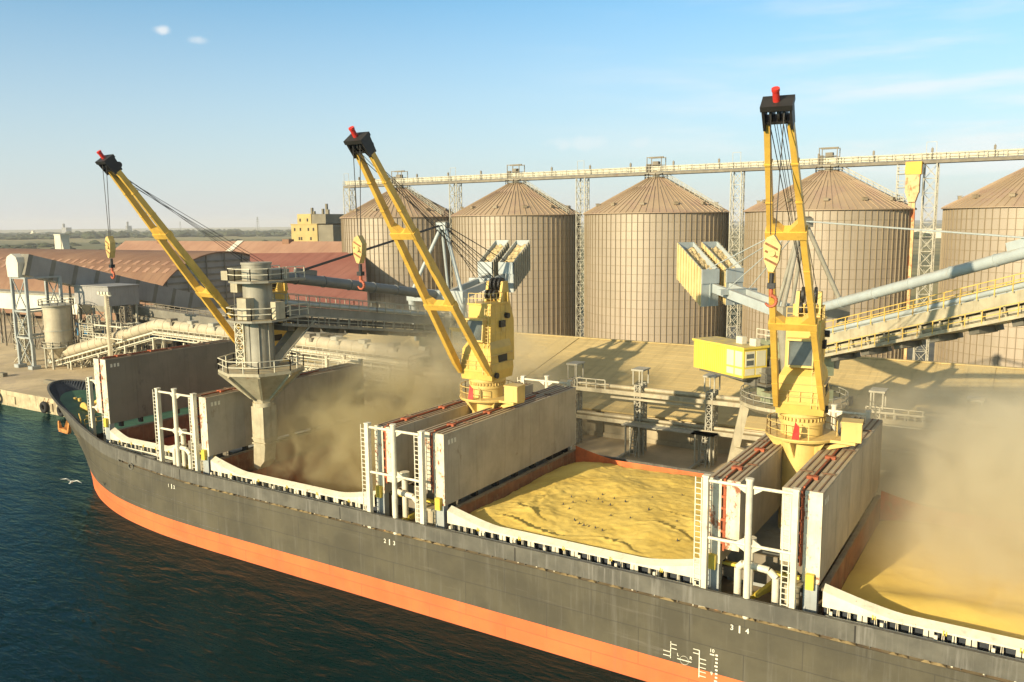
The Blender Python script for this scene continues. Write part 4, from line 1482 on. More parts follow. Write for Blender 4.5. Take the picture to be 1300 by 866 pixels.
def make_loader(loc, heading, luff, mirror, label, spout=True):
    """Slewing grain loader: portal, turret, A-frame, luffing boom with hopper column, counterweight arm."""
    c = thing('ship_loader', loc, label, 'ship loader', 'grain ship loaders on the quay', heading)
    zb = loc[2]
    mr = mirror

    def B(m, name, mat, parent=c, **k):
        m.v = [(x, y * mr, z - zb) for x, y, z in m.v]
        if mr < 0:
            m.f = [tuple(reversed(f)) for f in m.f]
        return m.build(name, mat, parent, local=True, **k)
    PV = Vector((2.5, 0, 18.6))
    cl, sl = math.cos(luff), math.sin(luff)

    def Lf(s, y, h):
        """Point on the luffing frame: s metres out, h above the boom floor."""
        s -= 2.5
        return Vector((PV.x + s * cl - h * sl, y, PV.z + s * sl + h * cl))
    # portal legs, ring platform
    m = MB()
    for sx in (-1, 1):
        for sy in (-1, 1):
            m.beam((sx * 4.6, sy * 4.8, zb), (sx * 3.4, sy * 3.4, 12.2), 0.9, 0.9)
            m.box(sx * 4.6 - 1.1, sx * 4.6 + 1.1, sy * 4.8 - 0.5, sy * 4.8 + 0.5, zb, zb + 0.9)
    for s in (-1, 1):
        m.beam((s * 4.0, -4.2, 7.0), (s * 4.0, 4.2, 7.0), 0.5, 0.7)
        m.beam((-4.0, s * 4.2, 7.3), (4.0, s * 4.2, 7.3), 0.5, 0.7)
    B(m, 'portal', 'loader_cream')
    m = MB()
    m.lathe(0, 0, [(4.6, 12.1), (5.4, 12.6), (5.4, 12.95)], 40)
    pf = B(m, 'ring_platform', 'loader_cream')
    m = MB()
    m.rail([(5.3 * math.cos(t), 5.3 * math.sin(t), 12.95) for t in [2 * math.pi * k / 24 for k in range(24)]], 1.1, 1.4, 0.035, True)
    B(m, 'railing', 'steel', pf)
    m = MB()
    m.lathe(0, 0, [(2.7, 12.95), (2.7, 13.8), (2.4, 13.8), (2.4, 15.8)], 28)
    for k in range(5):
        t = 0.4 + k * 1.2
        m.box(3.2 * math.cos(t) - 0.7, 3.2 * math.cos(t) + 0.7, 3.2 * math.sin(t) - 0.5, 3.2 * math.sin(t) + 0.5, 12.95, 14.1)
    m.prism([(-2.7, 15.8), (2.9, 15.8), (2.9, 18.0), (2.0, 19.3), (-2.7, 19.3)], 1, -2.5, 2.5)
    m.box(-2.2, 1.4, -2.9, -2.5, 16.2, 18.4)
    B(m, 'turret', 'green_dust')
    # dark slewing machinery and small cubicles around the turret
    m = MB()
    m.box(-1.5, 1.2, 2.9, 5.0, 15.4, 16.9)
    m.tube((-0.6, 3.2, 17.2), (1.4, 3.2, 17.2), 0.6, 12)
    m.box(-3.6, -2.6, -1.4, 1.4, 16.2, 19.0)
    m.rail([(-1.9, 5.2, 15.3), (1.6, 5.2, 15.3)], 1.1, 1.2, 0.035)
    m.box(-2.0, 1.7, 2.5, 5.3, 15.1, 15.3)
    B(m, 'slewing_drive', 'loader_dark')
    # A-frame
    ap = Vector((0.6, 0, 31.0))
    m = MB()
    for s in (-1, 1):
        m.tube((2.3, s * 4.2, 22.4), (ap.x, s * 0.35, ap.z), 0.23, 10)
        m.tube((2.3, s * 4.2, 22.4), (2.2, s * 3.2, 16.4), 0.5, 10)
        m.tube((-2.6, s * 1.3, 19.0), (ap.x - 0.2, s * 0.3, ap.z), 0.2, 8)
    m.beam((2.3, -4.5, 22.4), (2.3, 4.5, 22.4), 1.0, 1.5)
    m.box(ap.x - 0.5, ap.x + 0.5, -0.75, 0.75, ap.z - 0.2, ap.z + 0.7)
    B(m, 'mast_frame', 'loader_blue' if spout else 'loader')
    m = MB()
    for y in (-0.35, 0.35):
        m.tube((ap.x - 0.35, y, ap.z + 0.35), (ap.x + 0.35, y, ap.z + 0.35), 0.55, 12)
    B(m, 'mast_sheave', 'loader_dark')
    # boom: round belt tube above, girder walkway below
    m = MB()
    m.tube(Lf(1.0, 0, 3.9), Lf(31.0, 0, 3.9), 0.58 if spout else 0.48, 18)
    for s_ in range(3, 31, 4):
        m.tube(Lf(s_, 0, 3.9), Lf(s_ + 0.12, 0, 3.9), 0.64 if spout else 0.53, 18)
    m.beam(Lf(24.2, 0, 4.5), Lf(27.2, 0, 4.5), 0.35, 1.0)
    B(m, 'boom_tube', 'tube_shade' if spout else 'loader_blue')  # the spout loader's dark grey tube has its shade in the colour
    m = MB()
    for y in (-1.25, 1.25):
        m.beam(Lf(2.5, y, 0.55), Lf(30.0, y, 0.55), 0.25, 1.0)
        m.beam(Lf(2.5, y * 1.3, -0.9), Lf(30.0, y * 1.3, -0.9), 0.2, 0.3)
        for k in range(15):
            s_ = 3 + k * 1.9
            m.beam(Lf(s_, y * 1.16, -0.8), Lf(s_, y * 1.16, 0.1), 0.12)
    m.beam(Lf(2.5, 0, -0.95), Lf(30, 0, -0.95), 2.9, 0.12)
    bg_ = B(m, 'boom_girder', 'loader_cream' if not spout else 'loader_mid')  # girder likewise darkened for shade on the spout loader
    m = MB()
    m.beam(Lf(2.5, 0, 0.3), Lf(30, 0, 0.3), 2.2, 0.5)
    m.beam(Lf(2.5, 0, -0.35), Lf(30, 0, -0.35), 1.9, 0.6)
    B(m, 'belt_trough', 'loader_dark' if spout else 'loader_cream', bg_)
    m = MB()
    m.tube(Lf(3, 1.5, 1.35), Lf(29.5, 1.5, 1.35), 0.24, 10)
    m.tube(Lf(3, -1.5, 1.3), Lf(29.5, -1.5, 1.3), 0.18, 8)
    B(m, 'service_pipe', 'loader_blue', bg_)
    for y in (-1.75, 1.75):
        m = MB()
        m.rail([Lf(4, y, 1.0), Lf(16, y, 1.0), Lf(29.5, y, 1.0)], 1.25, 1.5, 0.035)
        m.rail([Lf(4, y, -0.9), Lf(16, y, -0.9), Lf(29.5, y, -0.9)], 1.05, 1.5, 0.03)
        B(m, 'boom_railing', 'steel' if spout else 'rail_yellow', bg_)
    for k in range(7):
        m = MB()
        s_ = 5 + k * 3.7
        m.beam(Lf(s_, -1.5, -1.25), Lf(s_ + 1.6, -1.5, -1.25), 0.5, 0.45)
        m.beam(Lf(s_ + 0.3, -0.35, -1.30), Lf(s_ + 1.2, -0.35, -1.30), 2.3, 0.5)
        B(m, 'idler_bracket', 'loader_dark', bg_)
    # tie rods
    m = MB()
    for y in (-0.25, 0.25):
        m.tube((ap.x + 0.2, y, ap.z + 0.4), Lf(26.0, y, 4.9), 0.075, 6)
    B(m, 'forestay', 'loader_blue' if not spout else 'rope')
    # counterweight arm and ballast boxes
    m = MB()
    A0, A1 = Vector((-2.0, 0, 21.0)), Vector((-13.2, 0, 24.6))
    for y in (-1.2, 1.2):
        m.beam((2.0, y, 22.0), (-2.5, y, 22.3), 0.55, 1.0)
        m.beam((-2.5, y, 22.3), (-14.0, y, 24.4), 0.5, 1.0)
    m.beam((-9.0, -2.6, 23.7), (-9.0, 2.6, 23.7), 0.6, 0.6)
    m.beam((-12.5, -1.3, 23.4), (-12.5, 1.3, 23.4), 0.4, 0.8)
    B(m, 'counterweight_arm', 'loader_blue')
    for sy in (-1, 1):
        x0, x1 = -11.6, -16.2
        ya, yb = sorted((sy * 0.55, sy * 3.0))
        zb0, zt0, rise = 21.9, 26.1, 3.0
        m = MB()
        # open trough of plates: front, back, two ribbed sides, floor
        fr = [(x0, ya, zb0), (x0, yb, zb0), (x0, yb, zt0), (x0, ya, zt0)]
        bk = [(x1, y, z + rise) for _, y, z in fr]
        m.add(fr, [(0, 1, 2, 3)])
        m.add(bk, [(3, 2, 1, 0)])
        m.add(fr[:2] + bk[:2], [(0, 2, 3, 1)])
        for y, flip in ((ya, 0), (yb, 1)):
            q = [(x0, y, zb0), (x1, y, zb0 + rise), (x1, y, zt0 + rise), (x0, y, zt0)]
            m.add(q, [(0, 1, 2, 3) if flip else (3, 2, 1, 0)], 1)
            o = 0.12 if y == yb else -0.12
            for k in range(9):
                f = (k + 0.5) / 9
                xx, rz_ = x0 + (x1 - x0) * f, rise * f
                m.beam((xx, y + o / 2, zb0 + rz_), (xx, y + o / 2, zt0 + rz_), 0.14, 0.12, up=(0, 1, 0), mi=1)
            i_ = y + (0.15 if y == ya else -0.15)
            m.add([(x0, i_, zt0 - 0.9), (x1, i_, zt0 - 0.9 + rise), (x1, i_, zt0 + rise), (x0, i_, zt0)], [(0, 1, 2, 3)])
            m.add([(x0, y, zt0), (x1, y, zt0 + rise), (x1, i_, zt0 + rise), (x0, i_, zt0)], [(0, 1, 2, 3)])
        m.box(x0 - 0.15, x0 + 0.12, ya, yb, zt0 - 1.6, zt0 + 0.02)
        m.box(x0 + 0.0, x0 + 0.10, (ya + yb) / 2 - 0.06, (ya + yb) / 2 + 0.06, zb0, zt0 - 1.6)
        cwb = B(m, 'ballast_box', ['loader_blue', 'cw_side_shade' if spout else 'cw_side'])  # spout loader's sides: greyed copy of the cream, shade put into the colour
        m = MB()
        vs_, nx_, ny_ = [], 16, 8
        for i in range(nx_ + 1):
            for j in range(ny_ + 1):
                f = i / nx_
                vs_.append((x0 - 0.2 + (x1 - x0 + 0.4) * f, ya + 0.16 + (yb - ya - 0.32) * j / ny_, zt0 - 0.75 + rise * f + rnd.uniform(-0.12, 0.25)))
        m.add(vs_, [(i * (ny_ + 1) + j, (i + 1) * (ny_ + 1) + j, (i + 1) * (ny_ + 1) + j + 1, i * (ny_ + 1) + j + 1) for i in range(nx_) for j in range(ny_)])
        B(m, 'ballast', 'ballast', cwb)
    m = MB()
    for y in (-1.6, 1.6):
        m.tube((ap.x - 0.3, y * 0.2, ap.z + 0.3), (-12.6, y, 26.0), 0.06, 6)
        m.tube((ap.x - 0.3, y * 0.1, ap.z + 0.1), (-9.0, y, 23.9), 0.05, 6)
    B(m, 'backstay', 'rope' if spout else 'loader_blue')
    # machinery cabin beside the turret
    m = MB()
    x0, x1, y0, y1, z0, z1 = (-4.0, 3.6, 3.2, 6.0, 15.6, 18.4) if spout else (-7.2, 0.6, 4.3, 7.3, 16.0, 18.9)
    m.box(x0, x1, y0, y1, z0, z1)
    k = x0
    while k < x1 - 2.6:
        m.box(k + 0.05, k + 0.15, y0 - 0.05, y0, z0 + 0.1, z1 - 0.1)
        m.box(k + 0.05, k + 0.15, y1, y1 + 0.05, z0 + 0.1, z1 - 0.1)
        k += 0.3
    m.box(x0 - 0.15, x1 + 0.15, y0 - 0.15, y1 + 0.15, z1 + 0.002, z1 + 0.22)
    cb_ = B(m, 'cabin', 'cabin_yellow')
    m = MB()
    for yy_, s in ((y0, -1), (y1, 1)):
        for k in range(2):
            xa = x1 - 2.5 + k * 1.25
            m.box(xa, xa + 1.05, min(yy_, yy_ + s * 0.03), max(yy_, yy_ + s * 0.03), z0 + 1.1, z1 - 0.25)
            m.box(xa, xa + 1.05, min(yy_, yy_ + s * 0.02), max(yy_, yy_ + s * 0.02), z0 + 0.25, z0 + 0.9)
    for k in range(2):
        ya = y0 + 0.2 + k * 1.4
        m.box(x1, x1 + 0.03, ya, ya + 1.2, z0 + 1.1, z1 - 0.25)
        m.box(x1, x1 + 0.02, ya, ya + 1.2, z0 + 0.25, z0 + 0.9)
    B(m, 'cabin_window', 'cabin_white', cb_)
    m = MB()
    m.box(x1 + 0.031, x1 + 0.05, y0 + 1.75, y0 + 2.65, z0 + 1.25, z0 + 1.75)
    m.box(x1 + 0.031, x1 + 0.05, y0 + 1.75, y0 + 2.65, z0 + 1.95, z0 + 2.4)
    B(m, 'open_window', 'glass', cb_)
    m = MB()
    for xx in (x1 - 2.8, x1 - 0.8):
        m.box(xx, xx + 0.9, y0 + 1.0, y0 + 1.6, z1 + 0.23, z1 + 0.95)
        m.tube((xx + 0.45, y0 + 0.98, z1 + 0.6), (xx + 0.45, y0 + 1.0, z1 + 0.6), 0.25, 12)
    B(m, 'air_conditioner', 'white', cb_)
    m = MB()
    m.beam((x0 + 0.7, y0 + 1.5, z0 - 0.2), (0.2, 2.0, 14.2), 0.4, 0.5)
    m.box(x0 + 0.6, x1 - 0.4, y0 + 0.3, y1 - 0.3, z0 - 0.3, z0 - 0.02)
    m.box(x1 - 1.8, x1 - 0.2, y0 + 0.3, y0 + 1.3, z0 - 1.0, z0 - 0.3)
    B(m, 'cabin_bracket', 'loader_dark')
    # stairs from the ring to the turret
    m = MB()
    m.ladder((4.2, 2.9, 12.95), (2.7, 2.9, 19.0), 0.8, 0.3, (0, 1, 0), 0.04)
    m.rail([(2.9, -2.9, 19.3), (2.9, 2.9, 19.3), (-2.5, 2.9, 19.3)], 1.1, 1.3, 0.035)
    B(m, 'stair', 'steel_white')
    # hopper column hanging at the boom end
    T = Lf(31.6, 0, 0)
    cx, dz = T.x, T.z - 22.9
    Zc = lambda z: z + dz
    m = MB()
    m.lathe(cx, 0, [(1.28, Zc(17.6)), (1.28, Zc(22.4)), (1.5, Zc(22.4)), (1.5, Zc(22.7)), (1.42, Zc(22.7)), (1.42, Zc(27.8)), (1.5, Zc(27.8)), (1.5, Zc(28.0))], 28)
    for k in range(8):
        t = k * math.pi / 4
        m.tube((cx + 1.32 * math.cos(t), 1.32 * math.sin(t), Zc(17.6)), (cx + 1.32 * math.cos(t), 1.32 * math.sin(t), Zc(22.3)), 0.07, 6)
    m.box(cx - 3.6, cx - 1.0, -0.7, 0.7, Zc(26.2), Zc(27.2))
    colm = B(m, 'spout_column', 'loader')
    for zlev, rx0, name in ((Zc(26.3), 2.7, 'upper_deck'), (Zc(22.5), 3.0, 'middle_deck')):
        m = MB()
        m.lathe(cx, 0, [(rx0, zlev - 0.25), (rx0, zlev - 0.05)], 10, smooth=False)
        m.box(cx - rx0 - 2.0, cx - 1.0, -1.9, 1.9, zlev - 0.25, zlev - 0.05)
        dk = B(m, name, 'loader')
        m = MB()
        m.rail([(cx + rx0 * math.cos(t), rx0 * math.sin(t), zlev) for t in [2 * math.pi * k / 10 for k in range(-4, 5)]], 1.15, 1.3, 0.04)
        m.rail([(cx - rx0 - 1.9, -1.8, zlev), (cx - rx0 + 0.5, -1.8, zlev)], 1.15, 1.0, 0.04)
        m.rail([(cx - rx0 - 1.9, 1.8, zlev), (cx - rx0 + 0.5, 1.8, zlev)], 1.15, 1.0, 0.04)
        B(m, 'deck_railing', 'steel_white', dk)
    for bx in ((cx + 0.4, cx + 2.2, -2.6, -1.6, 26.3, 27.2), (cx - 0.8, cx + 0.4, 2.2, 2.9, 22.5, 24.2),
               (cx - 1.2, cx + 0.9, -2.9, -1.9, 25.0, 26.0), (cx + 1.2, cx + 2.2, -0.5, 0.8, 22.5, 24.6)):
        m = MB()
        m.box(bx[0], bx[1], bx[2], bx[3], Zc(bx[4]), Zc(bx[5]))
        B(m, 'motor_box', 'loader_cream')
    m = MB()
    m.ladder((cx - 4.6, -2.2, Zc(22.5)), (cx - 2.6, -2.2, Zc(26.2)), 0.8, 0.33, (0, 1, 0), 0.045)
    m.ladder((cx - 1.2, -3.1, Zc(22.4)), (cx + 0.6, -2.5, Zc(20.0)), 0.8, 0.3, (1, 0, 0), 0.05)
    m.ladder((cx + 0.6, -2.5, Zc(20.0)), (cx - 0.6, -2.2, Zc(17.6)), 0.8, 0.3, (1, 0, 0), 0.05)
    m.lattice((cx, -2.35, Zc(17.5)), (cx, -2.35, Zc(22.3)), 1.1, 1.2, 6, 0.055)
    B(m, 'column_stair', 'steel_white')
    m = MB()
    m.beam((cx - 1.0, 1.5, Zc(18.0)), (cx - 4.5, 3.2, Zc(22.0)), 0.14)
    m.beam((cx - 1.2, 0, Zc(17.8)), (cx - 6.0, 0, Zc(21.6)), 1.1, 0.9)
    m.tube((cx + 0.4, -3.0, Zc(26)), (cx + 0.4, -3.0, Zc(17.6)), 0.03, 5)
    B(m, 'chute_brace', 'loader')
    # hopper: octagonal funnel with ribs and a telescopic spout
    m = MB()
    m.lathe(cx, 0, [(0.95, Zc(13.95)), (1.05, Zc(14.4)), (4.0, Zc(17.15)), (4.15, Zc(17.2)), (4.15, Zc(17.5))], 8, smooth=False)
    for k in range(8):
        t = k * math.pi / 4
        a, b = Vector((cx + 1.12 * math.cos(t), 1.12 * math.sin(t), Zc(14.4))), Vector((cx + 4.1 * math.cos(t), 4.1 * math.sin(t), Zc(17.15)))
        m.beam(a, b, 0.22, 0.22)
    hp = B(m, 'hopper', 'loader_cream')
    m = MB()
    m.rail([(cx + 4.1 * math.cos(t), 4.1 * math.sin(t), Zc(17.5)) for t in [2 * math.pi * k / 8 for k in range(8)]], 1.15, 1.6, 0.04, True)
    B(m, 'hopper_railing', 'steel_white', hp)
    if spout:
        m = MB()
        m.lathe(cx, 0, [(1.05, 13.6 + dz), (1.05, 14.0 + dz)], 16)
        m.box(cx - 0.85, cx + 0.85, -0.85, 0.85, 10.0, 13.6 + dz)
        m.box(cx - 0.92, cx + 0.92, -0.92, 0.92, 10.2, 10.35)
        m.box(cx - 0.92, cx + 0.92, -0.92, 0.92, 9.7, 9.85)
        B(m, 'spout', 'loader_cream')
        m = MB()
        q = [(cx + 0.85, y, 10.0) for y in (-0.85, 0.85)]
        m.prism([(-0.85, 10.0), (0.85, 10.0), (0.55, 8.0), (-0.4, 7.0), (-1.0, 7.2), (-0.95, 8.4)], 0, cx - 0.7, cx + 0.75)
        B(m, 'spout_mouth', 'loader_cream')
    else:
        m = MB()
        m.box(cx - 0.85, cx + 0.85, -0.85, 0.85, 10.0, Zc(14.0))
        B(m, 'spout', 'loader_cream')
    return c


make_loader((-65.5, 88.0, GZ), R(-90), R(8.4), 1, 'grey grain loader pouring through a hopper column into the ship')
make_loader((-21.0, 88.0, GZ), math.atan2(-0.53, 0.85), R(16.5), -1, 'grain loader with raised boom and yellow cabin behind the tallest crane', spout=False)

# ------------------------------------------------------------------ grain silos
SX0, SDX, SY, SR = -139.2, 34.7, 168.0, 14.86


def make_silo(x, label):
    c = thing('grain_silo', (x, SY, GZ), label, 'silo', 'steel grain silos in a row')
    b = lambda m, n, mat, par=c, **k: m.build(n, mat, par, **k)
    ze, za = 33.5, 40.6
    m = MB()
    n = 144
    prof = []
    z = GZ
    k = 0
    zs = [GZ]
    while zs[-1] < ze - 0.3:
        zs.append(min(ze, zs[-1] + 1.7))
    for z0, z1 in zip(zs[:-1], zs[1:]):
        prof += [(SR - 0.03, z0), (SR, z0 + 0.05), (SR, z1 - 0.05), (SR - 0.03, z1)]
    m.lathe(x, SY, prof, n, caps=False)
    wall = b(m, 'wall', 'silo')
    m = MB()
    for z in zs[1:-1]:
        m.lathe(x, SY, [(SR, z - 0.05), (SR + 0.05, z - 0.035), (SR + 0.05, z + 0.035), (SR, z + 0.05)], n, caps=False)
    for i in range(80):
        t = 2 * math.pi * i / 80
        d = Vector((math.cos(t), math.sin(t), 0))
        p = Vector((x, SY, 0)) + d * (SR + 0.09)
        m.beam(p + Vector((0, 0, GZ)), p + Vector((0, 0, ze - 0.1)), 0.085, 0.17, up=d)
    b(m, 'stiffener', 'silo_rib', wall)
    m = MB()
    nr = 72
    lo, hi = [], []
    for i in range(nr):
        t = 2 * math.pi * i / nr
        lo.append((x + 15.35 * math.cos(t), SY + 15.35 * math.sin(t), ze - 0.12))
        hi.append((x + 1.9 * math.cos(t), SY + 1.9 * math.sin(t), za))
    m.add(lo + hi, [(i, (i + 1) % nr, nr + (i + 1) % nr, nr + i) for i in range(nr)], 0, False)
    m.lathe(x, SY, [(15.35, ze - 0.24), (15.35, ze - 0.12)], nr)
    roof = b(m, 'roof', 'silo_roof')
    m = MB()
    for i in range(nr):
        t = 2 * math.pi * i / nr
        d = Vector((math.cos(t), math.sin(t), 0))
        o = Vector((x, SY, 0))
        m.beam(o + d * 15.3 + Vector((0, 0, ze - 0.03)), o + d * (2.0 if i % 2 else 5.5) + Vector((0, 0, za + 0.05 if i % 2 else za - 1.87 + 0.05)), 0.10, 0.12)
    b(m, 'roof_rib', 'silo_roof', roof)
    for i in range(12):
        t = 2 * math.pi * (i + 0.35) / 12
        d = Vector((math.cos(t), math.sin(t), 0))
        s_ = Vector((-d.y, d.x, 0))
        r = 12.6
        z = ze + (15.35 - r) * (za - ze) / 13.45
        p = Vector((x, SY, z)) + d * r
        m = MB()
        m.beam(p + Vector((0, 0, 0.2)) - s_ * 0.42, p + Vector((0, 0, 0.2)) + s_ * 0.42, 0.55, 0.45)
        m.beam(p + Vector((0, 0, 0.5)) - s_ * 0.5, p + Vector((0, 0, 0.5)) + s_ * 0.5, 0.8, 0.08)
        b(m, 'roof_vent', 'silo_rib', roof)
    m = MB()
    m.lathe(x, SY, [(1.9, za - 0.1), (1.9, za + 0.3), (0.75, za + 0.35), (0.75, za + 1.6)], 20)
    b(m, 'neck', 'silo_rib', roof)
    m = MB()
    m.rail([(x + 2.4 * math.cos(t), SY + 2.4 * math.sin(t), za - 0.2) for t in [2 * math.pi * k / 10 for k in range(10)]], 1.2, 1.5, 0.05, True)
    d = Vector((math.cos(R(-8)), math.sin(R(-8)), 0))
    p0 = Vector((x, SY, ze + 0.1)) + d * 14.9
    p1 = Vector((x, SY, za)) + d * 2.4
    side = Vector((-d.y, d.x, 0)) * 0.45
    m.rail([p0 + side, p1 + side], 1.0, 1.3, 0.04)
    m.rail([p0 - side, p1 - side], 1.0, 1.3, 0.04)
    k = 44
    for i in range(k):
        q = p0.lerp(p1, i / k) + Vector((0, 0, 0.06))
        m.beam(q - side, q + side, 0.25, 0.05)
    b(m, 'roof_stair', 'steel', roof)
    return c


SL = ['leftmost ribbed grain silo, behind the middle crane jib', 'second grain silo from the left, behind the grey ballast boxes',
      'middle grain silo of the row, standing clear of any crane', 'fourth grain silo, behind the jib of the tallest crane',
      'rightmost grain silo cut by the right edge']
silo = make_silo(SX0, SL[0])
for k in range(1, 5):
    copy_thing(silo, (SX0 + SDX * k, SY, GZ), 0, SL[k])

# conveyor gallery running over the silo tops
cv = thing('silo_conveyor', (SX0, SY, 42), 'long pale conveyor gallery running over the tops of all silos', 'conveyor')
m = MB()
x = -157.5
while x < 20:
    m.box(x + 0.05, x + 2.85, SY - 0.62, SY + 0.62, 42.05, 43.1)
    x += 2.9
m.build('belt_housing', 'steel_white', cv)
m = MB()
for y in (-1.15, 1.15):
    m.beam((-157.5, SY + y, 41.55), (20, SY + y, 41.55), 0.18, 0.45)
m.box(-157.5, 20, SY - 1.2, SY + 1.2, 41.8, 41.9)
m.build('walkway', 'steel_dark', cv)
m = MB()
m.rail([(-157.5, SY - 1.2, 41.9), (20, SY - 1.2, 41.9)], 1.15, 1.45, 0.045)
m.rail([(-157.5, SY + 1.2, 41.9), (20, SY + 1.2, 41.9)], 1.15, 1.45, 0.045)
m.build('railing', 'steel', cv)
for k in range(5):
    x = SX0 + SDX * k
    m = MB()
    for sx in (-1.6, 1.6):
        for sy in (-1.2, 1.2):
            m.beam((x + sx, SY + sy, 41.9), (x + sx, SY + sy, 45.0), 0.14)
    for sy in (-1.2, 1.2):
        m.beam((x - 1.6, SY + sy, 44.9), (x + 1.6, SY + sy, 44.9), 0.16)
        m.beam((x - 1.6, SY + sy, 43.4), (x + 1.6, SY + sy, 43.4), 0.12)
    m.beam((x - 1.6, SY, 44.95), (x + 1.6, SY, 44.95), 0.3)
    m.box(x - 0.6, x + 0.7, SY - 0.7, SY + 0.5, 43.1, 44.1)
    m.box(x - 1.9, x - 1.0, SY - 1.0, SY - 0.3, 41.9, 43.6)
    m.tube((x, SY, 40.9), (x, SY, 42.0), 0.5, 10)
    m.build('head_frame', 'steel_dark', cv)
for k in range(18):
    x = -152 + k * 9.6
    m = MB()
    m.beam((x, SY - 1.0, 41.9), (x, SY - 1.0, 44.1), 0.1)
    m.box(x - 0.18, x + 0.18, SY - 1.15, SY - 0.85, 43.2, 43.9)
    m.build('lamp_post', 'steel_dark', cv)

# lattice towers carrying the gallery
TL = ['lattice tower at the left end of the silo conveyor', 'lattice tower between first and second silo', 'lattice tower between second and middle silo',
      'lattice tower between middle and fourth silo', 'lattice tower beside the yellow elevator']
m = MB()
m.lattice((0, 0, 0), (0, 0, 38.7), 2.1, 2.1, 15, 0.085, 0.038)
for sx in (-0.8, 0.8):
    m.beam((sx, -0.9, 38.7), (sx, -0.9, 42.4), 0.07)
m.beam((-0.8, -0.9, 42.4), (0.8, -0.9, 42.4), 0.07)
lt = thing('lattice_tower', (SX0 - SDX / 2, SY, GZ), TL[0], 'tower', 'lattice towers under the silo conveyor')
m.v = [(x, y, z) for x, y, z in m.v]
m.build('mast', 'steel', lt, local=True)
m = MB()
m.ladder((1.35, -0.4, 0), (1.35, -0.4, 38.5), 0.5, 0.45, (0, 1, 0), 0.04)
m.build('ladder', 'steel', lt, local=True)
for k in range(1, 5):
    copy_thing(lt, (SX0 - SDX / 2 + SDX * k, SY, GZ), 0, TL[k])
el = thing('bucket_elevator', (-20.3, SY - 2.0, GZ), 'yellow and rust coloured bucket elevator head on its leg between two silos', 'elevator')
x, y = -20.3, SY - 2.0
m = MB()
m.box(x - 0.55, x + 0.55, y - 0.4, y + 0.4, GZ, 34.6)
m.build('leg', 'panel_rust', el)
m = MB()
m.box(x - 1.25, x + 1.35, y - 1.0, y + 1.0, 39.4, 41.6)
m.build('head_casing', 'panel_yellow', el)
m = MB()
m.box(x - 1.15, x + 1.1, y - 0.9, y + 0.9, 36.2, 39.398)
m.prism([(x - 1.1, 36.198), (x + 1.0, 36.198), (x + 0.55, 34.6), (x - 0.55, 34.6)], 1, y - 0.85, y + 0.85)
m.build('casing', 'panel_rust', el)
m = MB()
for z in (34.9, 37.2, 39.6):
    m.box(x - 2.6, x - 1.2, y - 1.0, y + 1.0, z - 0.1, z)
    m.rail([(x - 1.3, y - 1.0, z), (x - 2.55, y - 1.0, z), (x - 2.55, y + 1.0, z)], 1.1, 1.0, 0.045)
for sy in (-1.0, 1.0):
    m.beam((x - 2.55, y + sy, 34.8), (x - 2.55, y + sy, 41.2), 0.12)
m.build('service_platform', 'steel', el)

# ------------------------------------------------------------------ dusty storage shed in front of the silos
sh = thing('storage_shed', (-30, 101, GZ), 'long low storage shed with dusty tan roof in front of the silos', 'shed')
m = MB()
m.box(-112, 45, 101, 101.3, GZ, 6.6)
m.box(-112, 45, 148, 148.3, GZ, 6.6)
for k in range(26):
    x = -111.5 + k * 6.2
    m.box(x, x + 0.35, 100.85, 100.998, GZ, 6.4)
m.box(-112, 45, 100.7, 100.84, GZ, 3.2)
m.build('wall', 'plaster', sh)
m = MB()
rz_ = 12.15
m.add([(-113, 100.2, 6.45), (46, 100.2, 6.45), (46, 126, rz_), (-113, 126, rz_), (46, 149, 6.45), (-113, 149, 6.45)], [(0, 1, 2, 3), (3, 2, 4, 5)])
m.add([(-113, 100.2, 6.25), (46, 100.2, 6.25), (46, 100.2, 6.45), (-113, 100.2, 6.45)], [(0, 1, 2, 3)])
m.add([(-113, 100.2, 6.25), (-113, 126, 11.95), (-113, 149, 6.25), (-113, 149, 6.45), (-113, 126, rz_), (-113, 100.2, 6.45)], [(0, 1, 2, 3, 4, 5)])
roof = m.build('roof', 'shed_roof', sh)
m = MB()
for x in (-67.6, -6, -100):
    sl = (rz_ - 6.45) / 25.8
    m.beam((x, 100.3, 6.50), (x, 125.9, rz_ + 0.04), 3.6, 0.12)
m.beam((-113, 126, rz_ + 0.04), (46, 126, rz_ + 0.04), 0.8, 0.12)
m.build('roof_strip', 'shed_roof', roof)
m = MB()
for k in range(1, 16):
    f = k / 16
    y, z = 100.2 + 25.8 * f, 6.45 + (rz_ - 6.45) * f
    m.beam((-113, y, z + 0.008), (46, y, z + 0.008), 0.07, 0.022)
m.build('sheet_lap', 'shed_roof', roof)
m = MB()
for x, y in ((-52, 106.5), (-42.5, 106), (-59, 103.5), (-20, 110)):
    z = 6.45 + (y - 100.2) * (rz_ - 6.45) / 25.8
    m.box(x - 1.0, x + 1.0, y - 0.6, y + 0.6, z - 0.2, z + 0.5)
    m.box(x + 0.3, x + 1.0, y - 0.5, y + 0.3, z + 0.5, z + 1.0)
m.build('roof_hatch', 'steel_dark', roof)

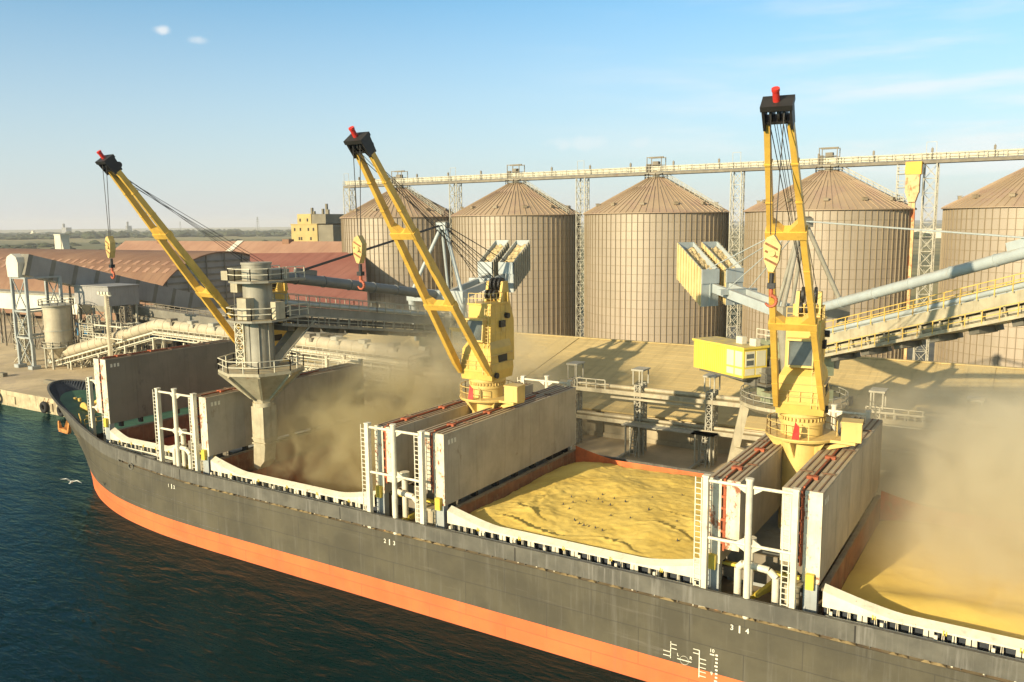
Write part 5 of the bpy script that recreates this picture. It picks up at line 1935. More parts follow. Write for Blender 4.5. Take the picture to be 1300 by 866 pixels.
# ------------------------------------------------------------------ wharf conveyor along the shed
wc = thing('wharf_conveyor', (-40, 95.5, GZ), 'steel conveyor trestle on lattice posts along the storage shed', 'conveyor')
for k in range(9):
    x = -50.8 + 9.2 * k
    m = MB()
    m.lattice((x, 95.5, GZ), (x, 95.5, 11.4), 0.75, 0.9, 9, 0.07, 0.045)
    m.lattice((x, 96.6, GZ), (x, 96.6, 11.4), 0.75, 0.9, 9, 0.07, 0.045)
    for y in (95.1, 97.0):
        for dx in (-0.6, 0.6):
            m.beam((x + dx, y, 11.4), (x + dx, y, 13.3), 0.14)
    m.beam((x, 94.9, 13.3), (x, 97.2, 13.3), 1.6, 0.2)
    m.beam((x - 0.9, 95.5, GZ + 0.2), (x - 0.9, 90.0, GZ + 0.2), 0.4, 0.4)
    m.build('post', 'steel', wc)
m = MB()
for z, y0, y1 in ((10.45, 95.0, 97.1), (6.75, 95.0, 96.6)):
    m.box(-53, 30, y0, y1, z - 0.12, z)
    m.beam((-53, y0, z - 0.2), (30, y0, z - 0.2), 0.2, 0.5)
    m.beam((-53, y1, z - 0.2), (30, y1, z - 0.2), 0.2, 0.5)
m.beam((-45, 94.6, 9.7), (-33, 94.6, 9.7), 0.25, 0.25)
m.tube((-53, 96.0, 10.75), (30, 96.0, 10.75), 0.28, 10)
m.tube((-53, 95.6, 7.0), (30, 95.6, 7.0), 0.22, 8)
m.build('walkway', 'loader_cream', wc)
m = MB()
for a, b in ((-50, -46), (-15, 3), (4, 25)):
    m.rail([(a, 94.95, 10.45), (b, 94.95, 10.45)], 1.2, 1.4, 0.05)
for a in (-15.0, 2.6):
    for k in range(18):
        x = a + k * 0.95
        m.box(x, x + 0.12, 94.9, 95.0, 10.45, 11.1)
    m.beam((a, 94.95, 11.15), (a + 17, 94.95, 11.15), 0.12, 0.14)
    m.box(a, a + 16, 94.2, 94.9, 9.9, 10.0)
m.build('railing', 'steel_white', wc)
for k, x in enumerate((-41.6, -32.6)):
    m = MB()
    for dx in (-0.9, 0.9):
        m.beam((x + dx, 93.6, GZ), (x + dx, 93.6, 6.6), 0.18)
        m.beam((x + dx, 95.0, GZ), (x + dx, 95.0, 6.6), 0.18)
    m.ladder((x, 93.6, GZ), (x, 95.0, 6.6), 0.8, 0.4, (1, 0, 0), 0.05)
    m.box(x - 1.4, x + 9.0 * (k == 0) + 1.4, 93.4, 94.95, 6.5, 6.62)
    m.build('stair', 'steel', wc)

# tube conveyor on the left: rises from the dust vessel, then level behind the ship
tb = thing('tube_conveyor', (-143, 97, GZ), 'cream covered belt conveyor rising from the dust vessel to the quay trestle', 'conveyor')
P0, P1, P2 = (-176.5, 97, 4.6), (-139.5, 97, 13.4), (-73.0, 97, 12.2)
m = MB()
for a, b in ((P0, P1), (P1, P2)):
    a, b = Vector(a), Vector(b)
    n = int((b - a).length / 2.4)
    m.tube(a, b, 1.12, 16)
    for k in range(1, n):
        c = a.lerp(b, k / n)
        d = (b - a).normalized() * 0.09
        m.tube(c - d, c + d, 1.18, 16)
m.build('cover_tube', 'tube', tb)
for k in range(11):
    x = -136 + k * 5.9
    z = 13.4 - (x + 139.5) * 1.2 / 66.5
    m = MB()
    m.box(x, x + 1.3, 96.1, 97.6, z + 0.85, z + 1.45)
    m.box(x + 1.5, x + 2.1, 95.7, 96.4, z + 0.3, z + 0.9)
    m.build('hatch_box', 'steel_dark' if k % 3 == 0 else 'steel', tb)
m = MB()
for a, b in ((P0, P1), (P1, P2)):
    a, b = Vector(a) + Vector((0, 0, -1.3)), Vector(b) + Vector((0, 0, -1.3))
    for y in (-1.1, 1.1):
        m.beam(a + Vector((0, y, 0)), b + Vector((0, y, 0)), 0.22, 0.3)
        m.beam(a + Vector((0, y, -1.0)), b + Vector((0, y, -1.0)), 0.16, 0.2)
    n = int((b - a).length / 1.6)
    for k in range(n + 1):
        c = a.lerp(b, k / n)
        for y in (-1.1, 1.1):
            m.beam(c + Vector((0, y, 0)), c + Vector((0, y, -1.0)), 0.1)
    m.beam(a + Vector((0, 0, -0.1)), b + Vector((0, 0, -0.1)), 2.2, 0.1)
m.build('truss', 'steel_white', tb)
m = MB()
m.rail([(-139, 95.2, 11.9), (-73, 95.2, 10.8)], 1.1, 1.5, 0.045)
m.beam((-139, 95.4, 11.8), (-73, 95.4, 10.7), 0.9, 0.12)
m.beam((-110, 95.4, 8.3), (-73, 95.4, 8.1), 1.3, 0.25)
m.rail([(-110, 94.8, 8.4), (-73, 94.8, 8.2)], 1.1, 1.3, 0.045)
for k in range(40):
    x = -110 + k * 0.9
    m.box(x, x + 0.4, 94.75, 94.85, 8.5, 9.1)
m.build('walkway', 'steel_white', tb)
for x in (-168, -158, -149, -140, -131, -122, -113, -104, -95, -86, -77):
    f = min(1, (x + 176.5) / 37)
    zt = 4.6 + (13.4 - 4.6) * f - 2.2 if x < -139.5 else 10.6
    m = MB()
    for y in (95.9, 98.1):
        m.beam((x, y, GZ), (x, y, zt), 0.3)
    m.beam((x, 95.9, GZ + 0.4), (x, 98.1, zt - 0.2), 0.12)
    m.beam((x, 98.1, GZ + 0.4), (x, 95.9, zt - 0.2), 0.12)
    m.build('trestle', 'steel_white', tb)

# a second, lower pipe and cable bridge running beside the tube conveyor
pb = thing('pipe_bridge', (-95, 93, GZ), 'pale pipe bridge with railings in front of the level tube conveyor', 'pipe bridge')
m = MB()
for z, y in ((7.0, 93.2), (9.6, 93.4)):
    m.box(-122, -74, y - 0.5, y + 0.5, z - 0.15, z)
    for k in range(24):
        m.beam((-122 + k * 2, y - 0.5, z - 0.15), (-121 + k * 2, y - 0.5, z - 0.9), 0.09)
        m.beam((-121 + k * 2, y - 0.5, z - 0.9), (-120 + k * 2, y - 0.5, z - 0.15), 0.09)
    m.beam((-122, y - 0.5, z - 0.9), (-74, y - 0.5, z - 0.9), 0.12)
for x in (-120, -110, -100, -90, -80):
    m.beam((x, 92.9, GZ), (x, 92.9, 10.8), 0.3)
    m.beam((x, 93.9, GZ), (x, 93.9, 10.8), 0.3)
m.build('truss', 'steel_white', pb)
m = MB()
m.rail([(-122, 92.7, 9.6), (-74, 92.7, 9.6)], 1.1, 1.6, 0.045)
m.rail([(-122, 92.7, 7.0), (-74, 92.7, 7.0)], 1.1, 1.6, 0.045)
m.build('railing', 'steel', pb)
m = MB()
m.tube((-122, 93.3, 9.85), (-74, 93.3, 9.85), 0.25, 8)
m.tube((-122, 93.6, 7.25), (-74, 93.6, 7.25), 0.2, 8)
m.tube((-122, 93.1, 7.3), (-74, 93.1, 7.3), 0.14, 8)
m.build('pipe', 'tube', pb)
# dark mooring post on the apron
mo = thing('mooring_bollard', (-2.2, 79.2, GZ), 'dark mooring bollard standing in the dust near the right edge', 'bollard')
m = MB()
m.lathe(-2.2, 79.2, [(0.42, GZ), (0.32, GZ + 0.3), (0.28, GZ + 0.9), (0.46, GZ + 1.05), (0.46, GZ + 1.25), (0.25, GZ + 1.4)], 16)
m.build('bollard_post', 'black', mo)
# small plant cubicles on the apron below the left loader
pc = thing('filter_house', (-71, 90, GZ), 'dusty filter cubicles with a pitched cover under the left loader', 'plant house')
m = MB()
m.box(-77, -68.5, 92, 95.5, GZ, 5.8)
m.prism([(91.6, 6.6), (95.9, 6.6), (95.9, 7.2), (93.4, 8.8), (91.6, 7.3)], 0, -76.5, -69.5)
for k in range(6):
    m.box(-76.6 + k * 1.4, -76.4 + k * 1.4, 91.85, 92, GZ, 5.8)
m.build('casing', 'loader_cream', pc)
m = MB()
m.box(-68.2, -65.2, 91.6, 93.8, 6.2, 8.6)
m.box(-68.5, -64.9, 91.4, 94.0, 5.9, 6.198)
m.box(-70.2, -68.8, 91.5, 92.6, 7.3, 9.2)
m.beam((-66.7, 92, GZ), (-66.7, 92, 5.9), 0.3)
m.beam((-66.7, 93.5, GZ), (-66.7, 93.5, 5.9), 0.3)
m.build('fan_box', 'grey_pale', pc)
m = MB()
m.rail([(-77, 91.4, 5.85), (-65, 91.4, 5.85)], 1.1, 1.4, 0.04)
m.ladder((-68.5, 91.2, GZ), (-66.8, 91.2, 5.9), 0.6, 0.35, (0, 1, 0), 0.04)
m.build('railing', 'steel', pc)

# ------------------------------------------------------------------ left side plant
ig = thing('inclined_gallery', (-178, 94, GZ), 'long grey clad inclined gallery descending from the quay tower', 'gallery')
G0, G1 = Vector((-178.6, 93.5, 24.1)), Vector((-178.6, 146, 9.4))
m = MB()
m.beam(G0, G1, 4.6, 4.3)
n = 11
for k in range(n + 1):
    c = G0.lerp(G1, k / n)
    d = (G1 - G0).normalized()
gal = m.build('cladding', 'grey_clad', ig)
m = MB()
for k in range(n + 1):
    c = G0.lerp(G1, k / n)
    d = (G1 - G0).normalized()
    m = MB()
    m.beam(c - d * 0.45, c + d * 0.45, 4.70, 4.38)
    m.build('cladding_band', 'cover_shade', ig)
m = MB()
m.prism([(-181.6, 21.6), (-177.6, 21.6), (-177.3, 24.6), (-177.9, 25.7), (-179.6, 26.4), (-181.3, 25.8), (-181.9, 24.6)], 1, 91.8, 93.6)
m.build('head_house', 'grey_pale', ig)
m = MB()
for x in (-181.4, -176.0):
    for y in (92.4, 99.5):
        m.beam((x, y, 9.0), (x, y, 21.5), 0.55)
        m.beam((x, y, 9.0), (x + 0.5, y, 7.6), 0.55)
        m.beam((x + 0.5, y, 7.6), (x + 0.5, y, GZ), 0.6)
        m.box(x - 0.4, x + 1.3, y - 0.9, y + 0.9, GZ, 3.3)
for z in (9.0, 14.5, 21.4):
    for y in (92.4, 99.5):
        m.beam((-181.4, y, z), (-176.0, y, z), 0.35)
    for x in (-181.4, -176.0):
        m.beam((x, 92.4, z), (x, 99.5, z), 0.35)
for y in (92.4, 99.5):
    for z0, z1 in ((9, 14.5), (14.5, 21.4), (3.2, 8.8)):
        m.beam((-181.2, y, z0), (-176.2, y, z1), 0.16)
        m.beam((-176.2, y, z0), (-181.2, y, z1), 0.16)
m.build('tower_frame', 'bluegrey', ig)
for k in range(1, 5):
    m = MB()
    c = G0.lerp(G1, k / 5)
    for x in (-180.4, -176.8):
        m.beam((x, c.y, GZ), (x, c.y, c.z - 2.2), 0.3)
    m.beam((-180.4, c.y, GZ), (-176.8, c.y, c.z - 2.4), 0.12)
    m.beam((-176.8, c.y, GZ), (-180.4, c.y, c.z - 2.4), 0.12)
    m.build('trestle', 'steel_dark', ig)

dv = thing('dust_vessel', (-172.5, 96, GZ), 'cream cylindrical dust vessel with conical foot beside the quay tower', 'vessel')
x, y = -172.8, 96.5
m = MB()
m.lathe(x, y, [(0.6, 4.4), (2.6, 6.8), (2.6, 15.4), (2.75, 15.4), (2.75, 15.7)], 28)
m.build('shell', 'vessel', dv)
m = MB()
for z in (7.0, 10.4, 15.2):
    m.lathe(x, y, [(2.6, z), (2.75, z), (2.75, z + 0.25), (2.6, z + 0.25)], 28)
m.build('band', 'steel', dv)
for z in (15.7, 7.05):
    m = MB()
    m.lathe(x, y, [(2.78, z), (3.4, z), (3.4, z + 0.15), (2.78, z + 0.15)], 20)
    m.rail([(x + 3.3 * math.cos(t), y + 3.3 * math.sin(t), z + 0.15) for t in [2 * math.pi * k / 14 for k in range(14)]], 1.1, 1.5, 0.05, True)
    m.build('ring_walk', 'steel', dv)
m = MB()
for k in range(6):
    t = k * math.pi / 3
    m.beam((x + 2.7 * math.cos(t), y + 2.7 * math.sin(t), GZ), (x + 2.7 * math.cos(t), y + 2.7 * math.sin(t), 7.5), 0.35)
    m.beam((x + 2.7 * math.cos(t), y + 2.7 * math.sin(t), GZ), (x + 2.7 * math.cos(t + 1.05), y + 2.7 * math.sin(t + 1.05), 7.0), 0.14)
m.build('leg_frame', 'steel', dv)

# clad house on stilts and cross galleries behind the vessel
st = thing('stilt_house', (-172, 104, GZ), 'grey clad house on steel stilts behind the dust vessel', 'plant house')
m = MB()
m.box(-177.0, -164.5, 103, 110, 15.2, 19.2)
m.box(-177.3, -164.2, 102.7, 110.3, 19.2, 19.4)
m.build('cladding', 'grey_clad', st)
m = MB()
for x in (-176.5, -171, -165):
    for y in (103.5, 109.5):
        m.beam((x, y, GZ), (x, y, 15.2), 0.4)
for z in (6.5, 11.0):
    for y in (103.5, 109.5):
        m.beam((-176.5, y, z), (-165, y, z), 0.25)
for a, b in ((-176.5, -171), (-171, -165)):
    for z0, z1 in ((GZ, 6.5), (6.5, 11), (11, 15.1)):
        m.beam((a, 103.5, z0), (b, 103.5, z1), 0.13)
        m.beam((b, 103.5, z0), (a, 103.5, z1), 0.13)
m.build('stilt_frame', 'steel', st)

cg = thing('cross_gallery', (-150, 112, GZ), 'grey covered conveyor crossing behind the cream tube conveyor', 'gallery')
m = MB()
m.beam((-225, 112, 14.6), (-168, 112, 13.5), 2.2, 2.2)
m.beam((-168, 112, 13.5), (-112, 112, 10.9), 2.0, 1.7)
m.tube((-168, 110.4, 12.2), (-112, 110.4, 9.7), 0.45, 10)
m.build('cladding', 'cover_shade', cg)  # the gallery's shade is put into this darker grey
m = MB()
m.rail([(-168, 111, 14.5), (-112, 111, 11.9)], 1.1, 2.0, 0.05)
for x in (-220, -205, -190, -160, -150, -140, -130, -120):
    m.beam((x, 111.2, GZ), (x, 111.2, 10.5), 0.3)
    m.beam((x, 112.8, GZ), (x, 112.8, 10.5), 0.3)
    m.beam((x - 1.5, 111.2, GZ), (x, 111.2, 10), 0.14)
m.build('trestle', 'steel_dark', cg)
# pale plant buildings low behind
for nm, lab, bx, mt in (('plant_house', 'pale rendered plant wall behind the light mast', (-160, -150.5, 118, 130, GZ, 12.5), 'grey_pale'),
                        ('plant_house', 'dark open sided plant building behind the tube conveyor', (-152, -116, 119, 132, GZ, 12.4), 'dark'),
                        ('plant_house', 'closed dark block standing in for shade behind the dust vessel and blue bin', (-192, -153, 122, 134, GZ, 11.5), 'dark'),  # closed box painted near-black in place of a shadowed interior
                        ('plant_house', 'white plant block at the left edge behind the tower', (-225, -184, 108, 111, 12.0, 16.0), 'grey_pale')):
    t = thing(nm, (bx[0], bx[2], GZ), lab, 'plant house')
    m = MB()
    m.box(*bx)
    m.build('wall', mt, t)
    m = MB()
    m.box(bx[0] - 0.4, bx[1] + 0.4, bx[2] - 0.4, bx[3] + 0.4, bx[5] + 0.002, bx[5] + 0.35)
    m.build('roof', 'loader', t)
    if bx[4] > GZ + 1:
        m = MB()
        for k in range(7):
            x = bx[0] + 0.5 + k * (bx[1] - bx[0] - 1) / 6
            for y in (bx[2] + 0.3, bx[3] - 0.3):
                m.beam((x, y, GZ), (x, y, bx[4]), 0.35)
            if k < 6:
                x2 = x + (bx[1] - bx[0] - 1) / 6
                m.beam((x, bx[2] + 0.3, GZ), (x2, bx[2] + 0.3, bx[4]), 0.15)
                m.beam((x2, bx[2] + 0.3, GZ), (x, bx[2] + 0.3, bx[4]), 0.15)
        m.build('stilt_frame', 'steel_dark', t)
# blue clad bins
for lab, x0, x1, y0 in (('blue clad bin at the left edge behind the quay tower', -206, -186, 112), ('blue clad bin between the dust vessel and the light mast', -173, -161.5, 116)):
    t = thing('blue_bin', (x0, y0, GZ), lab, 'bin')
    m = MB()
    m.box(x0, x1, y0, y0 + 3, 6.3, 8.8)
    for k in range(int((x1 - x0) / 0.6)):
        m.box(x0 + k * 0.6, x0 + k * 0.6 + 0.12, y0 - 0.08, y0, 6.3, 8.8)
    m.build('cladding', 'blue', t)
    m = MB()
    for k in range(4):
        x = x0 + 0.4 + k * (x1 - x0 - 0.8) / 3
        m.beam((x, y0 + 0.3, GZ), (x, y0 + 0.3, 6.3), 0.3)
        m.beam((x, y0 + 2.7, GZ), (x, y0 + 2.7, 6.3), 0.3)
    m.build('stilt_frame', 'steel_dark', t)
# light mast
lm = thing('light_mast', (-152.5, 96.5, GZ), 'cream lighting mast with cross arms behind the foremost cover', 'mast')
m = MB()
m.tube((-152.5, 95.0, GZ), (-152.5, 95.0, 18.6), 0.45, 12, 0.38)
m.ladder((-151.8, 94.9, GZ), (-151.8, 94.9, 18.2), 0.4, 0.4, (1, 0, 0), 0.04)
m.build('pole', 'tube', lm)
m = MB()
m.beam((-154.3, 95, 18.6), (-150.9, 95, 18.6), 0.25)
for x in (-154.2, -153.2, -152.2, -151.2):
    m.box(x - 0.3, x + 0.3, 94.4, 94.9, 18.75, 19.3)
m.build('floodlight', 'steel_white', lm)
m = MB()
for z in (10.2, 12.6):
    m.beam((-157.2, 95, z), (-148.2, 95, z), 0.22)
    for x in (-157, -155.5, -149.8, -148.4):
        m.beam((x, 95, z - 0.6), (x, 95, z + 0.8), 0.14)
m.build('cross_arm', 'steel_white', lm)
# lattice clutter between vessel and mast
for k, (x, y, z, lab) in enumerate(((-166.5, 100.5, 13.5, 'slim grey lattice pylon right of the dust vessel'), (-163.5, 106, 15.0, 'dark lattice pylon between vessel and mast'),
                                    (-186.5, 97, 12.0, 'white lattice pylon at the left edge'), (-158, 104, 12.0, 'lattice pylon close left of the light mast'))):
    t = thing('service_pylon', (x, y, GZ), lab, 'pylon')
    m = MB()
    m.lattice((x, y, GZ), (x, y, z), 1.6, 1.6, 7, 0.13, 0.06)
    m.build('mast', 'steel_dark' if k == 1 else 'steel', t)
    m = MB()
    for zz in (5.4, 7.9, 10.4):
        m.box(x - 2.3, x + 2.3, y - 1.5, y + 1.3, zz, zz + 0.12)
        m.rail([(x - 2.3, y + 1.3, zz), (x - 2.3, y - 1.5, zz), (x + 2.3, y - 1.5, zz), (x + 2.3, y + 1.3, zz)], 1.0, 1.0, 0.05)
    m.ladder((x - 2.2, y - 1.6, GZ), (x + 1.6, y - 1.6, 5.4), 0.7, 0.4, (0, 1, 0), 0.05)
    m.ladder((x + 2.0, y - 1.6, 5.4), (x - 1.6, y - 1.6, 7.9), 0.7, 0.4, (0, 1, 0), 0.05)
    m.build('landing', 'steel_white', t)
# pipe rack between the dust vessel and the light mast
pr_ = thing('pipe_rack', (-160, 101, GZ), 'rusty cream pipe rack and stairs behind the rising tube conveyor', 'pipe rack')
m = MB()
for x in (-169, -165, -161, -157, -153, -149, -145):
    for y in (99.5, 103.5):
        m.beam((x, y, GZ), (x, y, 12.0 if x < -155 else 9.5), 0.26)
    for z in (5.6, 8.8, 11.8):
        if z < 9.6 or x < -155:
            m.beam((x, 99.5, z), (x, 103.5, z), 0.2)
for z, xa, xb in ((5.6, -169, -145), (8.8, -169, -145), (11.8, -169, -157)):
    for y in (99.5, 103.5):
        m.beam((xa, y, z), (xb, y, z), 0.24)
for x in (-169, -161, -153):
    m.beam((x, 99.5, GZ), (x + 4, 99.5, 5.6), 0.13)
    m.beam((x + 4, 99.5, 5.6), (x, 99.5, 8.8), 0.13)
m.build('frame', 'steel_dark', pr_)
m = MB()
for y, z, r in ((100.3, 6.0, 0.25), (101.2, 6.0, 0.35), (102.4, 9.2, 0.4), (100.6, 9.1, 0.22)):
    m.tube((-170, y, z), (-144, y, z), r, 8)
for x, y, r, z in ((-166.5, 101.5, 0.9, 8.0), (-158.5, 100.5, 0.7, 9.5), (-147.5, 101, 0.8, 7.0)):
    m.tube((x, y, GZ), (x, y, z), r, 12)
    m.tube((x, y, z), (x, y, z + 0.8), r, 12, 0.2)
m.build('pipe', 'vessel', pr_)
m = MB()
m.rail([(-169, 99.4, 8.9), (-145, 99.4, 8.9)], 1.1, 2.0, 0.05)
m.rail([(-169, 99.4, 5.7), (-145, 99.4, 5.7)], 1.1, 2.0, 0.05)
m.ladder((-163, 98.8, GZ), (-160.2, 98.8, 5.7), 0.8, 0.4, (0, 1, 0), 0.05)
m.ladder((-157, 98.8, 5.7), (-154.2, 98.8, 8.9), 0.8, 0.4, (0, 1, 0), 0.05)
m.build('stair', 'steel_white', pr_)
# concrete blocks on the apron
for lab, x, y, L in (('dark concrete beam block lying alone on the quay', -155.2, 84.6, 4.2), ('small block on the quay at the left edge', -172.5, 84.5, 2.0)):
    m = MB()
    m.box(x - L / 2, x + L / 2, y - 0.45, y + 0.45, GZ, GZ + 0.75)
    m.box(x - L / 2 + 0.3, x + L / 2 - 0.3, y - 0.5, y - 0.452, GZ + 0.1, GZ + 0.3)
    o = m.build('concrete_block', 'bld_grey')
    tag(o, lab, 'block')
# quay fenders: black tyres on the front wall
for lab, x in (('black tyre fender on the quay nearer the bow', -137.6), ('black tyre fender left of the other one', -142.8), ('black tyre fender at the left edge of the quay', -158.6)):
    f = thing('tyre_fender', (x, 76.5, 1.2), lab, 'fender', 'tyre fenders on the quay')
    m = MB()
    n1, n2 = 20, 8
    vs_ = []
    for i in range(n1):
        a = 2 * math.pi * i / n1
        for j in range(n2):
            b_ = 2 * math.pi * j / n2
            rr_ = 0.72 + 0.34 * math.cos(b_)
            vs_.append((x + rr_ * math.cos(a), 76.15 + 0.34 * math.sin(b_), 1.2 + rr_ * math.sin(a)))
    m.add(vs_, [(i * n2 + j, ((i + 1) % n1) * n2 + j, ((i + 1) % n1) * n2 + (j + 1) % n2, i * n2 + (j + 1) % n2) for i in range(n1) for j in range(n2)], 0, True)
    m.build('tyre', 'rubber', f)
    m = MB()
    for s in (-0.5, 0.5):
        m.tube((x + s, 76.4, 1.8), (x + s * 1.3, 76.7, 2.65), 0.05, 6)
    m.build('chain', 'rust', f)

# ------------------------------------------------------------------ warehouses and landmarks behind
w1 = thing('barrel_warehouse', (-206, 167, GZ), 'red barrel vaulted warehouse with an open slatted gable', 'warehouse')
yc, a_, z0, b_ = 167.0, 26.0, 5.0, 19.3
arc = [(yc + a_ * math.cos(t), z0 + b_ * math.sin(t)) for t in [math.pi * k / 26 for k in range(27)]]
m = MB()
vs_ = [(x, y, z) for x in (-450, -206.0) for y, z in arc]
n = len(arc)
m.add(vs_, [(i, i + 1, n + i + 1, n + i) for i in range(n - 1)], 0, True)
vs_ = [(x, y, z - 0.35) for x in (-450, -206.0) for y, z in arc]
m.add(vs_, [(n + i, n + i + 1, i + 1, i) for i in range(n - 1)], 0, True)
for p, q in zip(arc[:-1], arc[1:]):
    m.add([(-206, p[0], p[1]), (-206, q[0], q[1]), (-206, q[0], q[1] - 0.35), (-206, p[0], p[1] - 0.35)], [(0, 1, 2, 3)])
m.build('roof', 'red_roof', w1)
m = MB()
inner = [(yc + (a_ - 0.3) * math.cos(t), z0 + (b_ - 0.4) * math.sin(t)) for t in [math.pi * k / 26 for k in range(27)]]
m.prism(inner, 0, -207.4, -207.1)
m.build('gable', 'grey_clad', w1)
m = MB()
for k in range(9):
    z = 6.0 + k * 1.9
    h = math.sqrt(max(0, 1 - ((z - z0) / b_) ** 2)) * a_ - 0.7
    if h > 1:
        m.box(-207.1, -206.7, yc - h, yc + h, z, z + 0.55)
for y in (-20, -13, -6.5, 0, 6.5, 13, 20):
    zt = z0 + b_ * math.sqrt(1 - (y / a_) ** 2) - 0.5
    m.box(-206.68, -206.4, yc + y - 0.15, yc + y + 0.15, GZ, zt)
m.build('slat', 'cover_shade', w1)
for k in range(26):
    m = MB()
    x = -210 - k * 4.6
    t = math.pi - 0.95
    for tt in (t, t + 0.16):
        y, z = yc + (a_ + 0.05) * math.cos(tt), z0 + (b_ + 0.05) * math.sin(tt)
        y2, z2_ = yc + (a_ + 0.05) * math.cos(tt - 0.09), z0 + (b_ + 0.05) * math.sin(tt - 0.09)
        m.beam((x, y, z), (x, y2, z2_), 1.8, 0.1)
    m.build('skylight', 'red_roof_pale', w1)

w2 = thing('long_warehouse', (-260, 205, GZ), 'faded red gabled warehouse behind the barrel roof', 'warehouse')
m = MB()
m.prism([(190, 15), (190.2, 15.3), (207, 26.3), (224, 15.3), (224.2, 15), (207, 26.0)], 0, -316, -118)
m.add([(-316, 190, 15.2), (-316, 224, 15.2), (-325, 207, 21)], [(0, 1, 2)])
m.build('roof', 'red_roof_pale', w2)
m = MB()
m.box(-316, -118, 190.6, 223.4, GZ, 15.2)
m.prism([(190.8, 15.2), (207, 25.8), (223.2, 15.2)], 0, -315.6, -315.4)
m.build('wall', 'grey_clad', w2)
m = MB()
m.beam((-246.5, 190.2, 15.5), (-246.5, 206.8, 26.45), 3.2, 0.15)
m.build('roof_strip', 'grey_pale', w2)
m = MB()
for x in (-292, -222, -180, -146):
    m.box(x - 1.6, x + 1.6, 205.5, 208, 25.2, 27.0)
m.build('roof_vent', 'red_roof', w2)

w3 = thing('red_shed', (-150, 140, GZ), 'dark red roofed shed directly left of the first silo', 'warehouse')
m = MB()
er, rr0 = [(-151.5, 128, 12.9), (-118, 131, 13.4)], [(-176.5, 151, 24.5), (-140, 155, 25.0)]
bk = [(-181, 166, 16.5), (-148, 169, 17)]
up = lambda P, dz: [(x, y, z + dz) for x, y, z in P]
m.add(er + rr0 + bk + up(er, -0.3) + up(rr0, -0.3) + up(bk, -0.3),
      [(0, 1, 3, 2), (2, 3, 5, 4), (8, 9, 7, 6), (10, 11, 9, 8), (0, 6, 7, 1), (0, 2, 8, 6), (2, 4, 10, 8), (1, 7, 9, 3), (3, 9, 11, 5)])
m.build('roof', 'red_roof_dark', w3)
m = MB()
g = [(-152, 128.6), (-119, 131.6), (-148.5, 168.4), (-180.4, 165.4)]
tz = [12.7, 13.2, 16.6, 16.2]
m.add([(x, y, GZ) for x, y in g] + [(x, y, z) for (x, y), z in zip(g, tz)] + [(-176.4, 151, 24.1), (-140.1, 155, 24.6)],
      [(0, 1, 5, 4), (2, 3, 7, 6), (1, 2, 6, 9, 5), (3, 0, 4, 8, 7)])
m.build('wall', 'grey_clad', w3)

yb = thing('elevator_building', (-300, 305, GZ), 'stepped yellow grain elevator building on the skyline', 'building')
m = MB()
m.box(-319.5, -301.5, 300, 322, GZ, 32.2)
m.box(-315.5, -306.0, 300.6, 321.4, 32.2, 37.4)
m.box(-319.7, -301.3, 299.7, 322.3, 32.2, 32.6)
m.build('wall', 'bld_yellow', yb)
m = MB()
m.box(-306.0, -296.5, 301, 321, 32.6, 37.2)
m.box(-301.5, -291.5, 300.6, 321.4, GZ, 32.0)
m.build('annexe', 'bld_grey', yb)
for z, xs_ in ((30.0, (-317, -313, -307.5, -304)), (25.5, (-314, -312.5, -306)), (34.6, (-313.5, -308.5))):
    for x in xs_:
        m = MB()
        yy = 299.9 if z < 32 else 300.5
        m.box(x - 0.5, x + 0.5, yy, yy + 0.1, z - 0.9, z + 0.6)
        m.build('window', 'dark', yb)
m = MB()
for x, h in ((-311, 3.2), (-309.5, 1.5), (-303.5, 2.6), (-301, 5.0), (-300, 2.2), (-318.8, 1.2)):
    zb_ = 37.3 if x > -316 else 32.6
    m.box(x - 0.5, x + 0.5, 306, 307, zb_, zb_ + h)
m.build('roof_stack', 'bld_grey', yb)
m = MB()
m.box(-291.5, -268, 308, 311, 30.8, 31.3)
for k in range(13):
    x = -291 + k * 1.8
    m.beam((x, 308, 31.3), (x + 0.9, 308, 33.2), 0.2)
    m.beam((x + 0.9, 308, 33.2), (x + 1.8, 308, 31.3), 0.2)
m.beam((-291.5, 308, 33.3), (-268, 308, 33.3), 0.3)
m.box(-291.5, -268, 308, 311, 29.0, 30.0)
m.beam((-268.5, 309.5, GZ), (-268.5, 309.5, 30), 1.2)
m.build('bridge_conveyor', 'bld_grey', yb)

# far landmarks
ch = thing('white_tower_block', (-560, 320, GZ), 'small white concrete tower block behind the barrel roof', 'building')
m = MB()
m.box(-565, -557.5, 318, 324, GZ, 27.2)
m.prism([(-557.5, GZ), (-552, GZ), (-557.5, 25)], 1, 318.5, 323)
m.build('wall', 'chimney', ch)
m = MB()
m.box(-565.3, -557.2, 317.7, 324.3, 27.2, 27.7)
m.build('roof', 'chimney', ch)


def pylon(x, y, h, label):
    t = thing('power_pylon', (x, y, GZ), label, 'pylon')
    w = h * 0.11
    m = MB()
    for sx in (-1, 1):
        for sy in (-1, 1):
            m.beam((x + sx * w, y + sy * w, GZ), (x + sx * 0.6, y + sy * 0.6, h), h * 0.012)
    for k in range(7):
        f0, f1 = k / 7, (k + 1) / 7
        for sy in (-1,):
            w0, w1 = w + (0.6 - w) * f0, w + (0.6 - w) * f1
            z0_, z1_ = GZ + (h - GZ) * f0, GZ + (h - GZ) * f1
            m.beam((x - w0, y, z0_), (x + w1, y, z1_), h * 0.008)
            m.beam((x + w0, y, z0_), (x - w1, y, z1_), h * 0.008)
    m.build('mast', 'far', t)
    m = MB()
    for f, L in ((0.72, 0.13), (0.84, 0.11), (0.95, 0.08)):
        m.beam((x - h * L, y, h * f), (x + h * L, y, h * f), h * 0.014)
    m.build('cross_arm', 'far', t)


